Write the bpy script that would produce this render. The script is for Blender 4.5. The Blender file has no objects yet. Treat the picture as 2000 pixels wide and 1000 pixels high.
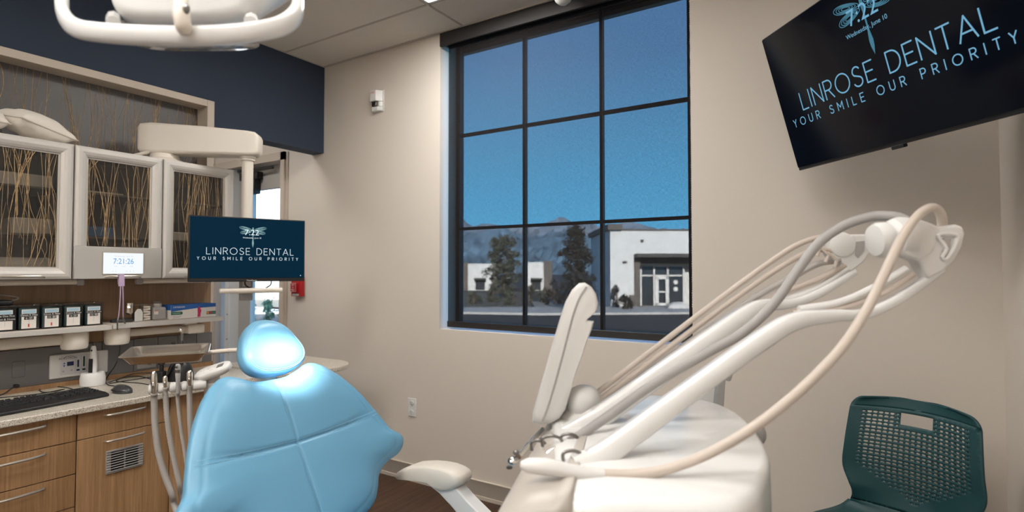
import bpy, bmesh, math, random
from mathutils import Vector, Matrix
random.seed(7)
sc = bpy.context.scene
COL = sc.collection
PI = math.pi
V = Vector

# ------------------------------------------------------------------ camera
EYE = V((0, 0, 1.3))
FOC = 1092.0
YAW = math.radians(32.3)
PITCH = math.atan2(30, FOC)
FW = V((-math.sin(YAW), math.cos(YAW), 0))          # level forward
RT = V((math.cos(YAW), math.sin(YAW), 0))
FWD = V((FW.x * math.cos(PITCH), FW.y * math.cos(PITCH), math.sin(PITCH)))
UPV = RT.cross(FWD)
cam_d = bpy.data.cameras.new('camera')
cam_d.sensor_width = 36
cam_d.lens = FOC / 2000 * 36
cam_d.clip_start = 0.02
cam_d.clip_end = 4000
cam_d.dof.use_dof = True
cam_d.dof.focus_distance = 2.05
cam_d.dof.aperture_fstop = 3.2
cam = bpy.data.objects.new('camera', cam_d)
COL.objects.link(cam)
cam.matrix_world = Matrix(((RT.x, UPV.x, -FWD.x, EYE.x), (RT.y, UPV.y, -FWD.y, EYE.y),
                           (RT.z, UPV.z, -FWD.z, EYE.z), (0, 0, 0, 1)))
sc.camera = cam

# ------------------------------------------------------------------ world, sun, exposure
sc.view_settings.view_transform = 'Standard'
sc.view_settings.look = 'None'
sc.view_settings.gamma = 1
sc.view_settings.use_curve_mapping = False
sc.view_settings.exposure = 0.0
w = bpy.data.worlds.new('sky')
sc.world = w
w.use_nodes = True
nt = w.node_tree
bg = nt.nodes['Background']
tc = nt.nodes.new('ShaderNodeTexCoord')
sx = nt.nodes.new('ShaderNodeSeparateXYZ')
rp = nt.nodes.new('ShaderNodeValToRGB')
nt.links.new(tc.outputs['Generated'], sx.inputs[0])
nt.links.new(sx.outputs['Z'], rp.inputs[0])
nt.links.new(rp.outputs[0], bg.inputs[0])
e = rp.color_ramp.elements
e[0].position = 0.0; e[0].color = (0.115, 0.50, 0.85, 1)
e[1].position = 1.0; e[1].color = (0.10, 0.18, 0.42, 1)
m_ = e.new(0.16); m_.color = (0.10, 0.38, 0.67, 1)
m_ = e.new(0.36); m_.color = (0.095, 0.23, 0.45, 1)
bg.inputs[1].default_value = 6.2
sun_d = bpy.data.lights.new('sun', 'SUN')
sun_d.energy = 27
sun_d.angle = math.radians(0.6)
sun_d.color = (1.0, 0.97, 0.93)
sun = bpy.data.objects.new('sun', sun_d)
COL.objects.link(sun)
elev = math.radians(16.5)
sdir = V((FW.x * math.cos(elev), FW.y * math.cos(elev), -math.sin(elev)))   # the way the light travels
sun.rotation_euler = sdir.to_track_quat('-Z', 'Y').to_euler()
sc.cycles.max_bounces = 8
sc.cycles.diffuse_bounces = 5
sc.cycles.transparent_max_bounces = 16
sc.cycles.sample_clamp_indirect = 6
PANEL_EMIT = 27.0                                     # ceiling lights

# ------------------------------------------------------------------ helpers
def at(u, v, d):
    """world point seen in direction (u, v) of the 2000x1000 frame, d metres ahead"""
    return EYE + (FWD + RT * ((u - 1000) / FOC) + UPV * ((500 - v) / FOC)) * d

def fr(a, b, z):
    """a metres to the right of the viewer, b metres ahead, z up"""
    p = RT * a + FW * b
    return V((p.x, p.y, z))

def pz(u, v, z):
    r = at(u, v, 1) - EYE
    return EYE + r * ((z - EYE.z) / r.z)

def px_(u, v, x):
    r = at(u, v, 1) - EYE
    return EYE + r * (x / r.x)

def py_(u, v, y):
    r = at(u, v, 1) - EYE
    return EYE + r * (y / r.y)

OFF = {}

def thing(name, label, cat, loc=(0, 0, 0), group=None):
    o = bpy.data.objects.new(name, None)
    COL.objects.link(o)
    o.empty_display_size = 0.05
    o.location = loc
    o['label'] = label
    o['category'] = cat
    if group: o['group'] = group
    OFF[o] = V(loc)
    return o

def tag(o, label, cat, group=None):
    o['label'] = label
    o['category'] = cat
    if group: o['group'] = group
    return o

def crom(pts, n=8, closed=False):
    """Catmull-Rom through pts"""
    P = [V(p) for p in pts]
    out = []
    N = len(P)
    segs = N if closed else N - 1
    for i in range(segs):
        if closed:
            p0, p1, p2, p3 = P[(i - 1) % N], P[i], P[(i + 1) % N], P[(i + 2) % N]
        else:
            p1, p2 = P[i], P[i + 1]
            p0 = P[i - 1] if i else p1 * 2 - p2
            p3 = P[i + 2] if i + 2 < N else p2 * 2 - p1
        for k in range(n):
            t = k / n
            out.append(0.5 * ((2 * p1) + (p2 - p0) * t + (2 * p0 - 5 * p1 + 4 * p2 - p3) * t * t
                              + (3 * p1 - p0 - 3 * p2 + p3) * t ** 3))
    if not closed: out.append(P[-1])
    return out

class MB:
    def __init__(s):
        s.v = []; s.f = []
    def add(s, vs, fs):
        k = len(s.v)
        s.v += [V(p) for p in vs]
        s.f += [tuple(i + k for i in f) for f in fs]
        return s
    def box(s, x0, x1, y0, y1, z0, z1):
        x0, x1 = min(x0, x1), max(x0, x1); y0, y1 = min(y0, y1), max(y0, y1); z0, z1 = min(z0, z1), max(z0, z1)
        return s.add([(x0, y0, z0), (x1, y0, z0), (x1, y1, z0), (x0, y1, z0),
                      (x0, y0, z1), (x1, y0, z1), (x1, y1, z1), (x0, y1, z1)],
                     [(0, 3, 2, 1), (4, 5, 6, 7), (0, 1, 5, 4), (1, 2, 6, 5), (2, 3, 7, 6), (3, 0, 4, 7)])
    def obox(s, c, ax, ay, az):
        c, ax, ay, az = V(c), V(ax), V(ay), V(az)
        if ax.cross(ay).dot(az) < 0: ax = -ax
        vs = [c + ax * i + ay * j + az * k for k in (-1, 1) for j, i in ((-1, -1), (-1, 1), (1, 1), (1, -1))]
        return s.add(vs, [(0, 3, 2, 1), (4, 5, 6, 7), (0, 1, 5, 4), (1, 2, 6, 5), (2, 3, 7, 6), (3, 0, 4, 7)])
    def prism(s, pts, vec):
        P = [V(p) for p in pts]; vec = V(vec); n = len(P)
        nor = V((0, 0, 0))
        for i in range(n): nor += P[i].cross(P[(i + 1) % n])
        if nor.dot(vec) > 0: P = P[::-1]
        fs = [tuple(range(n)), tuple(range(2 * n - 1, n - 1, -1))]
        for i in range(n): fs.append((i, i + n, (i + 1) % n + n, (i + 1) % n))
        return s.add(P + [p + vec for p in P], fs)
    def poly(s, pts):
        return s.add(pts, [tuple(range(len(pts)))])
    def tube(s, pts, r, n=10, caps=True, flat=None):
        P = [V(p) for p in pts]
        m = len(P)
        rr = r if isinstance(r, (list, tuple)) else [r] * m
        T = []
        for i in range(m):
            a = P[max(i - 1, 0)]; b = P[min(i + 1, m - 1)]
            d = (b - a)
            T.append(d.normalized() if d.length > 1e-9 else V((0, 0, 1)))
        up = V((0, 0, 1)) if abs(T[0].z) < 0.9 else V((1, 0, 0))
        if flat is not None: up = V(flat)
        x = T[0].cross(up).normalized()
        vs = []; fs = []
        for i in range(m):
            x = (x - T[i] * x.dot(T[i])).normalized()
            y = T[i].cross(x)
            for k in range(n):
                a = 2 * PI * k / n
                vs.append(P[i] + (x * math.cos(a) + y * math.sin(a)) * rr[i])
        for i in range(m - 1):
            for k in range(n):
                k2 = (k + 1) % n
                fs.append((i * n + k, i * n + k2, (i + 1) * n + k2, (i + 1) * n + k))
        if caps:
            fs.append(tuple(range(n - 1, -1, -1)))
            fs.append(tuple((m - 1) * n + k for k in range(n)))
        return s.add(vs, fs)
    def lathe(s, c, axis, prof, n=24):
        c = V(c); ax = V(axis).normalized()
        x = ax.cross(V((0, 0, 1)) if abs(ax.z) < 0.9 else V((1, 0, 0))).normalized()
        y = ax.cross(x)
        vs = []; fs = []
        for (r, h) in prof:
            for k in range(n):
                a = 2 * PI * k / n
                vs.append(c + ax * h + (x * math.cos(a) + y * math.sin(a)) * max(r, 1e-5))
        for i in range(len(prof) - 1):
            for k in range(n):
                k2 = (k + 1) % n
                fs.append((i * n + k, i * n + k2, (i + 1) * n + k2, (i + 1) * n + k))
        fs.append(tuple(range(n - 1, -1, -1)))
        fs.append(tuple((len(prof) - 1) * n + k for k in range(n)))
        return s.add(vs, fs)
    def ell(s, c, ax, ay, az, nu=20, nv=12, p=1.0):
        c, ax, ay, az = V(c), V(ax), V(ay), V(az)
        vs = []; fs = []
        pw = lambda q: math.copysign(abs(q) ** p, q)
        for j in range(nv + 1):
            th = -PI / 2 + PI * j / nv
            th = max(-PI / 2 + 1e-3, min(PI / 2 - 1e-3, th))
            for i in range(nu):
                ph = 2 * PI * i / nu
                vs.append(c + ax * pw(math.cos(th)) * pw(math.cos(ph)) + ay * pw(math.cos(th)) * pw(math.sin(ph)) + az * pw(math.sin(th)))
        for j in range(nv):
            for i in range(nu):
                i2 = (i + 1) % nu
                fs.append((j * nu + i, j * nu + i2, (j + 1) * nu + i2, (j + 1) * nu + i))
        fs.append(tuple(range(nu - 1, -1, -1)))
        fs.append(tuple(nv * nu + i for i in range(nu)))
        return s.add(vs, fs)
    def grid(s, fn, nu, nv, closeu=False):
        vs = [fn(i / nu, j / nv) for j in range(nv + 1) for i in range(nu + (0 if closeu else 1))]
        m = nu if closeu else nu + 1
        fs = []
        for j in range(nv):
            for i in range(nu):
                i2 = (i + 1) % m
                fs.append((j * m + i, j * m + i2, (j + 1) * m + i2, (j + 1) * m + i))
        return s.add(vs, fs)
    def loft(s, loops, caps=True):
        n = len(loops[0]); vs = [p for l in loops for p in l]; fs = []
        for i in range(len(loops) - 1):
            for k in range(n):
                k2 = (k + 1) % n
                fs.append((i * n + k, i * n + k2, (i + 1) * n + k2, (i + 1) * n + k))
        if caps:
            fs.append(tuple(range(n - 1, -1, -1)))
            fs.append(tuple((len(loops) - 1) * n + k for k in range(n)))
        return s.add(vs, fs)
    def build(s, name, m, parent=None, bevel=0, seg=2, smooth=35, sub=0, fix=False, kind=None, label=None, solid=0):
        off = OFF.get(parent, V((0, 0, 0))) if parent else V((0, 0, 0))
        me = bpy.data.meshes.new(name)
        me.from_pydata([tuple(p - off) for p in s.v], [], s.f)
        if fix:
            bm = bmesh.new(); bm.from_mesh(me)
            bmesh.ops.remove_doubles(bm, verts=bm.verts, dist=1e-5)
            bmesh.ops.recalc_face_normals(bm, faces=bm.faces)
            bm.to_mesh(me); bm.free()
        me.materials.append(m)
        if smooth:
            me.shade_smooth()
            me.set_sharp_from_angle(angle=math.radians(smooth))
        o = bpy.data.objects.new(name, me)
        COL.objects.link(o)
        if parent:
            o.parent = parent
            OFF[o] = off
        if solid:
            md = o.modifiers.new('thick', 'SOLIDIFY'); md.thickness = solid; md.offset = 0
        if bevel:
            md = o.modifiers.new('bevel', 'BEVEL'); md.width = bevel; md.segments = seg
            md.limit_method = 'ANGLE'; md.angle_limit = math.radians(40)
            md.harden_normals = False
            me.shade_smooth()
            me.set_sharp_from_angle(angle=math.radians(60 if seg > 1 else 30))
        if sub:
            md = o.modifiers.new('sub', 'SUBSURF'); md.levels = sub; md.render_levels = sub
        if kind: o['kind'] = kind
        if label: o['label'] = label
        return o

def struct(name, mb, m, **k):
    return mb.build(name, m, None, kind='structure', **k)

def text_mb(txt, size, o, xd, yd, align='CENTER', lift=0.0, mb=None, extrude=0.0, sx=1.0):
    """letters as a mesh: o = anchor point, xd / yd = reading and up directions"""
    cu = bpy.data.curves.new('t', 'FONT')
    cu.body = txt; cu.size = size; cu.align_x = align; cu.align_y = 'CENTER'
    ob = bpy.data.objects.new('t', cu)
    me = bpy.data.meshes.new_from_object(ob)
    xd = V(xd).normalized(); yd = V(yd).normalized(); nd = xd.cross(yd)
    mb = mb or MB()
    mb.add([V(o) + xd * q.co.x * sx + yd * q.co.y + nd * lift for q in me.vertices], [tuple(p.vertices) for p in me.polygons])
    bpy.data.objects.remove(ob); bpy.data.curves.remove(cu); bpy.data.meshes.remove(me)
    return mb

def arc(cx, cy, rx, ry, a0, a1, n=10):
    return [(cx + rx * math.cos(math.radians(a0 + (a1 - a0) * i / n)), cy + ry * math.sin(math.radians(a0 + (a1 - a0) * i / n))) for i in range(n + 1)]
GL = {
 'L': (.52, [[(0, 1), (0, 0), (.5, 0)]]), 'I': (.02, [[(0, 0), (0, 1)]]), 'N': (.72, [[(0, 0), (0, 1), (.72, 0), (.72, 1)]]),
 'R': (.6, [[(0, 0), (0, 1), (.3, 1)] + arc(.3, .74, .28, .26, 90, -90) + [(0, .48)], [(.28, .48), (.6, 0)]]),
 'O': (1.0, [arc(.5, .5, .5, .5, 0, 360, 26)]),
 'S': (.6, [arc(.31, .745, .25, .255, 30, 190, 10) + [(.12, .6), (.45, .46)] + arc(.3, .25, .29, .25, 40, -160, 12)]),
 'E': (.52, [[(.52, 1), (0, 1), (0, 0), (.52, 0)], [(0, .52), (.46, .52)]]),
 'D': (.72, [[(0, 0), (0, 1), (.25, 1)] + arc(.25, .5, .47, .5, 90, -90, 14) + [(0, 0)]]),
 'T': (.62, [[(0, 1), (.62, 1)], [(.31, 1), (.31, 0)]]), 'A': (.78, [[(0, 0), (.39, 1), (.78, 0)], [(.14, .33), (.64, .33)]]),
 'Y': (.62, [[(0, 1), (.31, .48), (.62, 1)], [(.31, .48), (.31, 0)]]),
 'U': (.66, [[(0, 1), (0, .33)] + arc(.33, .33, .33, .33, 180, 360, 12) + [(.66, 1)]]),
 'M': (.84, [[(0, 0), (0, 1), (.42, .35), (.84, 1), (.84, 0)]]),
 'P': (.56, [[(0, 0), (0, 1), (.28, 1)] + arc(.28, .73, .28, .27, 90, -90) + [(0, .46)]]), ' ': (.35, []),
}
def strokes(mb, lines, o, xd, yd, wd, lift):
    nd = xd.cross(yd)
    for ln in lines:
        P = [o + xd * a + yd * b + nd * lift for a, b in ln]
        for i in range(len(P) - 1):
            d = (P[i + 1] - P[i])
            if d.length < 1e-9: continue
            d.normalize(); s_ = nd.cross(d) * wd / 2
            a = P[i] - d * wd * .35; b = P[i + 1] + d * wd * .35
            mb.add([a - s_, b - s_, b + s_, a + s_], [(0, 1, 2, 3)])
def stroke_text(mb, txt, o, xd, yd, h, width, wd, lift):
    """thin single-stroke capitals spread over a given width, o = left end of the baseline"""
    nat = sum(GL[c][0] * h for c in txt)
    gap = (width - nat) / (len(txt) - 1)
    x = 0
    for c in txt:
        wc, ls = GL[c]
        strokes(mb, [[(x + a * h, b * h) for a, b in l] for l in ls], o, xd, yd, wd, lift)
        x += wc * h + gap

# ------------------------------------------------------------------ materials
def nd_(t, k, **kw):
    n = t.nodes.new(k)
    for a, b in kw.items(): setattr(n, a, b)
    return n

def mat(name, col, rough=0.5, metal=0.0, spec=0.5, bump=None, var=None, coat=0.0, emit=None, trans=0, alpha=1, sheen=0, sub=0):
    m = bpy.data.materials.new(name)
    m.use_nodes = True
    t = m.node_tree
    p = t.nodes['Principled BSDF']
    p.inputs['Base Color'].default_value = (*col, 1)
    p.inputs['Roughness'].default_value = rough
    p.inputs['Metallic'].default_value = metal
    p.inputs['Specular IOR Level'].default_value = spec
    p.inputs['Coat Weight'].default_value = coat
    p.inputs['Coat Roughness'].default_value = 0.08
    p.inputs['Sheen Weight'].default_value = sheen
    if emit:
        p.inputs['Emission Color'].default_value = (*emit[0], 1)
        p.inputs['Emission Strength'].default_value = emit[1]
    co = nd_(t, 'ShaderNodeTexCoord')
    if bump:
        n = nd_(t, 'ShaderNodeTexNoise'); n.inputs['Scale'].default_value = bump[0]; n.inputs['Detail'].default_value = 3
        t.links.new(co.outputs['Object'], n.inputs['Vector'])
        b = nd_(t, 'ShaderNodeBump'); b.inputs['Strength'].default_value = bump[1]; b.inputs['Distance'].default_value = 0.002
        t.links.new(n.outputs['Fac'], b.inputs['Height']); t.links.new(b.outputs[0], p.inputs['Normal'])
    if var:
        n = nd_(t, 'ShaderNodeTexNoise'); n.inputs['Scale'].default_value = var[0]; n.inputs['Detail'].default_value = 4
        t.links.new(co.outputs['Object'], n.inputs['Vector'])
        r = nd_(t, 'ShaderNodeValToRGB')
        r.color_ramp.elements[0].position = .3; r.color_ramp.elements[1].position = .7
        r.color_ramp.elements[0].color = tuple(c * (1 - var[1]) for c in col) + (1,)
        r.color_ramp.elements[1].color = tuple(min(1, c * (1 + var[1])) for c in col) + (1,)
        t.links.new(n.outputs['Fac'], r.inputs[0]); t.links.new(r.outputs[0], p.inputs['Base Color'])
    return m

def wood(name, dark, light, scale=(1, 1, 1), stretch='Z', rough=0.45, freq=60):
    m = bpy.data.materials.new(name); m.use_nodes = True
    t = m.node_tree; p = t.nodes['Principled BSDF']
    co = nd_(t, 'ShaderNodeTexCoord'); mp = nd_(t, 'ShaderNodeMapping')
    sc3 = {'X': (.03, 1, 1), 'Y': (1, .03, 1), 'Z': (1, 1, .03)}[stretch]
    mp.inputs['Scale'].default_value = sc3
    t.links.new(co.outputs['Object'], mp.inputs[0])
    n = nd_(t, 'ShaderNodeTexNoise'); n.inputs['Scale'].default_value = freq * 2.2; n.inputs['Detail'].default_value = 5; n.inputs['Roughness'].default_value = .7
    n2 = nd_(t, 'ShaderNodeTexNoise'); n2.inputs['Scale'].default_value = freq * .35; n2.inputs['Detail'].default_value = 2
    t.links.new(mp.outputs[0], n.inputs['Vector']); t.links.new(mp.outputs[0], n2.inputs['Vector'])
    mx = nd_(t, 'ShaderNodeMath', operation='MULTIPLY_ADD'); mx.inputs[1].default_value = .6
    m2 = nd_(t, 'ShaderNodeMath', operation='MULTIPLY'); m2.inputs[1].default_value = .4
    t.links.new(n2.outputs['Fac'], m2.inputs[0]); t.links.new(n.outputs['Fac'], mx.inputs[0]); t.links.new(m2.outputs[0], mx.inputs[2])
    r = nd_(t, 'ShaderNodeValToRGB')
    r.color_ramp.elements[0].position = .36; r.color_ramp.elements[1].position = .64
    r.color_ramp.elements[0].color = (*dark, 1); r.color_ramp.elements[1].color = (*light, 1)
    t.links.new(mx.outputs[0], r.inputs[0]); t.links.new(r.outputs[0], p.inputs['Base Color'])
    p.inputs['Roughness'].default_value = rough
    return m

def floor_mat():
    m = bpy.data.materials.new('dark_walnut_planks'); m.use_nodes = True
    t = m.node_tree; p = t.nodes['Principled BSDF']
    co = nd_(t, 'ShaderNodeTexCoord'); mp = nd_(t, 'ShaderNodeMapping'); mp.inputs['Rotation'].default_value = (0, 0, PI / 2)
    t.links.new(co.outputs['Object'], mp.inputs[0])
    br = nd_(t, 'ShaderNodeTexBrick'); br.inputs['Scale'].default_value = 1; br.inputs['Brick Width'].default_value = 1.2
    br.inputs['Row Height'].default_value = .15; br.inputs['Mortar Size'].default_value = .0012; br.offset = .37
    br.inputs['Color1'].default_value = (.085, .040, .020, 1); br.inputs['Color2'].default_value = (.060, .028, .014, 1); br.inputs['Mortar'].default_value = (.02, .01, .006, 1)
    t.links.new(mp.outputs[0], br.inputs['Vector'])
    mp2 = nd_(t, 'ShaderNodeMapping'); mp2.inputs['Scale'].default_value = (22, 1.3, 1)
    t.links.new(co.outputs['Object'], mp2.inputs[0])
    n = nd_(t, 'ShaderNodeTexNoise'); n.inputs['Scale'].default_value = 2.2; n.inputs['Detail'].default_value = 5; n.inputs['Distortion'].default_value = .6
    t.links.new(mp2.outputs[0], n.inputs['Vector'])
    r = nd_(t, 'ShaderNodeValToRGB'); r.color_ramp.elements[0].position = .3; r.color_ramp.elements[1].position = .75
    r.color_ramp.elements[0].color = (.45, .45, .45, 1); r.color_ramp.elements[1].color = (1.5, 1.45, 1.4, 1)
    t.links.new(n.outputs['Fac'], r.inputs[0])
    mx = nd_(t, 'ShaderNodeMix', data_type='RGBA', blend_type='MULTIPLY'); mx.inputs[0].default_value = 1
    t.links.new(br.outputs['Color'], mx.inputs[6]); t.links.new(r.outputs[0], mx.inputs[7])
    t.links.new(mx.outputs[2], p.inputs['Base Color'])
    p.inputs['Roughness'].default_value = .42
    return m

def speckle_mat():
    m = bpy.data.materials.new('speckled_solid_surface'); m.use_nodes = True
    t = m.node_tree; p = t.nodes['Principled BSDF']
    co = nd_(t, 'ShaderNodeTexCoord')
    def layer(scale, thr, soft):
        v = nd_(t, 'ShaderNodeTexVoronoi'); v.inputs['Scale'].default_value = scale
        t.links.new(co.outputs['Object'], v.inputs['Vector'])
        s_ = nd_(t, 'ShaderNodeSeparateColor'); t.links.new(v.outputs['Color'], s_.inputs[0])
        l = nd_(t, 'ShaderNodeMath', operation='LESS_THAN'); l.inputs[1].default_value = thr
        t.links.new(s_.outputs[0], l.inputs[0])
        d = nd_(t, 'ShaderNodeMath', operation='LESS_THAN'); d.inputs[1].default_value = soft
        t.links.new(v.outputs['Distance'], d.inputs[0])
        q = nd_(t, 'ShaderNodeMath', operation='MULTIPLY'); t.links.new(l.outputs[0], q.inputs[0]); t.links.new(d.outputs[0], q.inputs[1])
        return q
    a = layer(260, .22, .42); b = layer(330, .12, .45); c = layer(420, .25, .5)
    col = None
    base = (.62, .56, .47, 1)
    prev = None
    for q, cc in ((c, (.74, .70, .64, 1)), (a, (.33, .26, .19, 1)), (b, (.10, .08, .06, 1))):
        mx = nd_(t, 'ShaderNodeMix', data_type='RGBA')
        t.links.new(q.outputs[0], mx.inputs[0])
        if prev is None: mx.inputs[6].default_value = base
        else: t.links.new(prev.outputs[2], mx.inputs[6])
        mx.inputs[7].default_value = cc
        prev = mx
    t.links.new(prev.outputs[2], p.inputs['Base Color'])
    p.inputs['Roughness'].default_value = .3
    return m

def emis(name, col, s):
    m = bpy.data.materials.new(name); m.use_nodes = True
    t = m.node_tree; t.nodes.remove(t.nodes['Principled BSDF'])
    em = nd_(t, 'ShaderNodeEmission'); em.inputs[0].default_value = (*col, 1); em.inputs[1].default_value = s
    t.links.new(em.outputs[0], t.nodes['Material Output'].inputs[0])
    return m

def clear(name, tint, gloss=0.08, rough=0.03, body=0.0, bodycol=(.8, .8, .8), fres=.5):
    """thin clear sheet: straight-through light, a fresnel gleam and a little body colour"""
    m = bpy.data.materials.new(name); m.use_nodes = True
    t = m.node_tree; t.nodes.remove(t.nodes['Principled BSDF'])
    tr = nd_(t, 'ShaderNodeBsdfTransparent'); tr.inputs[0].default_value = (*tint, 1)
    gl = nd_(t, 'ShaderNodeBsdfGlossy'); gl.inputs['Roughness'].default_value = rough
    df = nd_(t, 'ShaderNodeBsdfDiffuse'); df.inputs[0].default_value = (*bodycol, 1)
    m1 = nd_(t, 'ShaderNodeMixShader'); m1.inputs[0].default_value = body
    m2 = nd_(t, 'ShaderNodeMixShader')
    lw = nd_(t, 'ShaderNodeLayerWeight'); lw.inputs[0].default_value = .25
    ml = nd_(t, 'ShaderNodeMath', operation='MULTIPLY_ADD'); ml.inputs[1].default_value = fres; ml.inputs[2].default_value = gloss * .5
    t.links.new(lw.outputs['Fresnel'], ml.inputs[0])
    t.links.new(tr.outputs[0], m1.inputs[1]); t.links.new(df.outputs[0], m1.inputs[2])
    t.links.new(ml.outputs[0], m2.inputs[0]); t.links.new(m1.outputs[0], m2.inputs[1]); t.links.new(gl.outputs[0], m2.inputs[2])
    t.links.new(m2.outputs[0], t.nodes['Material Output'].inputs[0])
    return m

def shade_fabric():
    """open-weave screen cloth: holes let the view through, dark yarn between them"""
    m = bpy.data.materials.new('charcoal_screen_cloth'); m.use_nodes = True
    t = m.node_tree; t.nodes.remove(t.nodes['Principled BSDF'])
    co = nd_(t, 'ShaderNodeTexCoord')
    vals = []
    for s3 in ((60, 1, 900), (900, 1, 60), (420, 1, 420)):
        mp = nd_(t, 'ShaderNodeMapping'); mp.inputs['Scale'].default_value = s3
        n = nd_(t, 'ShaderNodeTexNoise'); n.inputs['Scale'].default_value = 1; n.inputs['Detail'].default_value = 1
        t.links.new(co.outputs['Object'], mp.inputs[0]); t.links.new(mp.outputs[0], n.inputs['Vector'])
        vals.append(n)
    a = nd_(t, 'ShaderNodeMath', operation='ADD'); t.links.new(vals[0].outputs['Fac'], a.inputs[0]); t.links.new(vals[1].outputs['Fac'], a.inputs[1])
    b = nd_(t, 'ShaderNodeMath', operation='ADD'); t.links.new(a.outputs[0], b.inputs[0]); t.links.new(vals[2].outputs['Fac'], b.inputs[1])
    r = nd_(t, 'ShaderNodeMapRange'); r.inputs[1].default_value = 1.0; r.inputs[2].default_value = 2.0; r.inputs[3].default_value = .080; r.inputs[4].default_value = .180
    t.links.new(b.outputs[0], r.inputs[0])
    tr = nd_(t, 'ShaderNodeBsdfTransparent'); df = nd_(t, 'ShaderNodeBsdfDiffuse'); df.inputs[0].default_value = (.020, .018, .018, 1)
    mx = nd_(t, 'ShaderNodeMixShader')
    t.links.new(r.outputs[0], mx.inputs[0]); t.links.new(df.outputs[0], mx.inputs[1]); t.links.new(tr.outputs[0], mx.inputs[2])
    t.links.new(mx.outputs[0], t.nodes['Material Output'].inputs[0])
    return m

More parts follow.
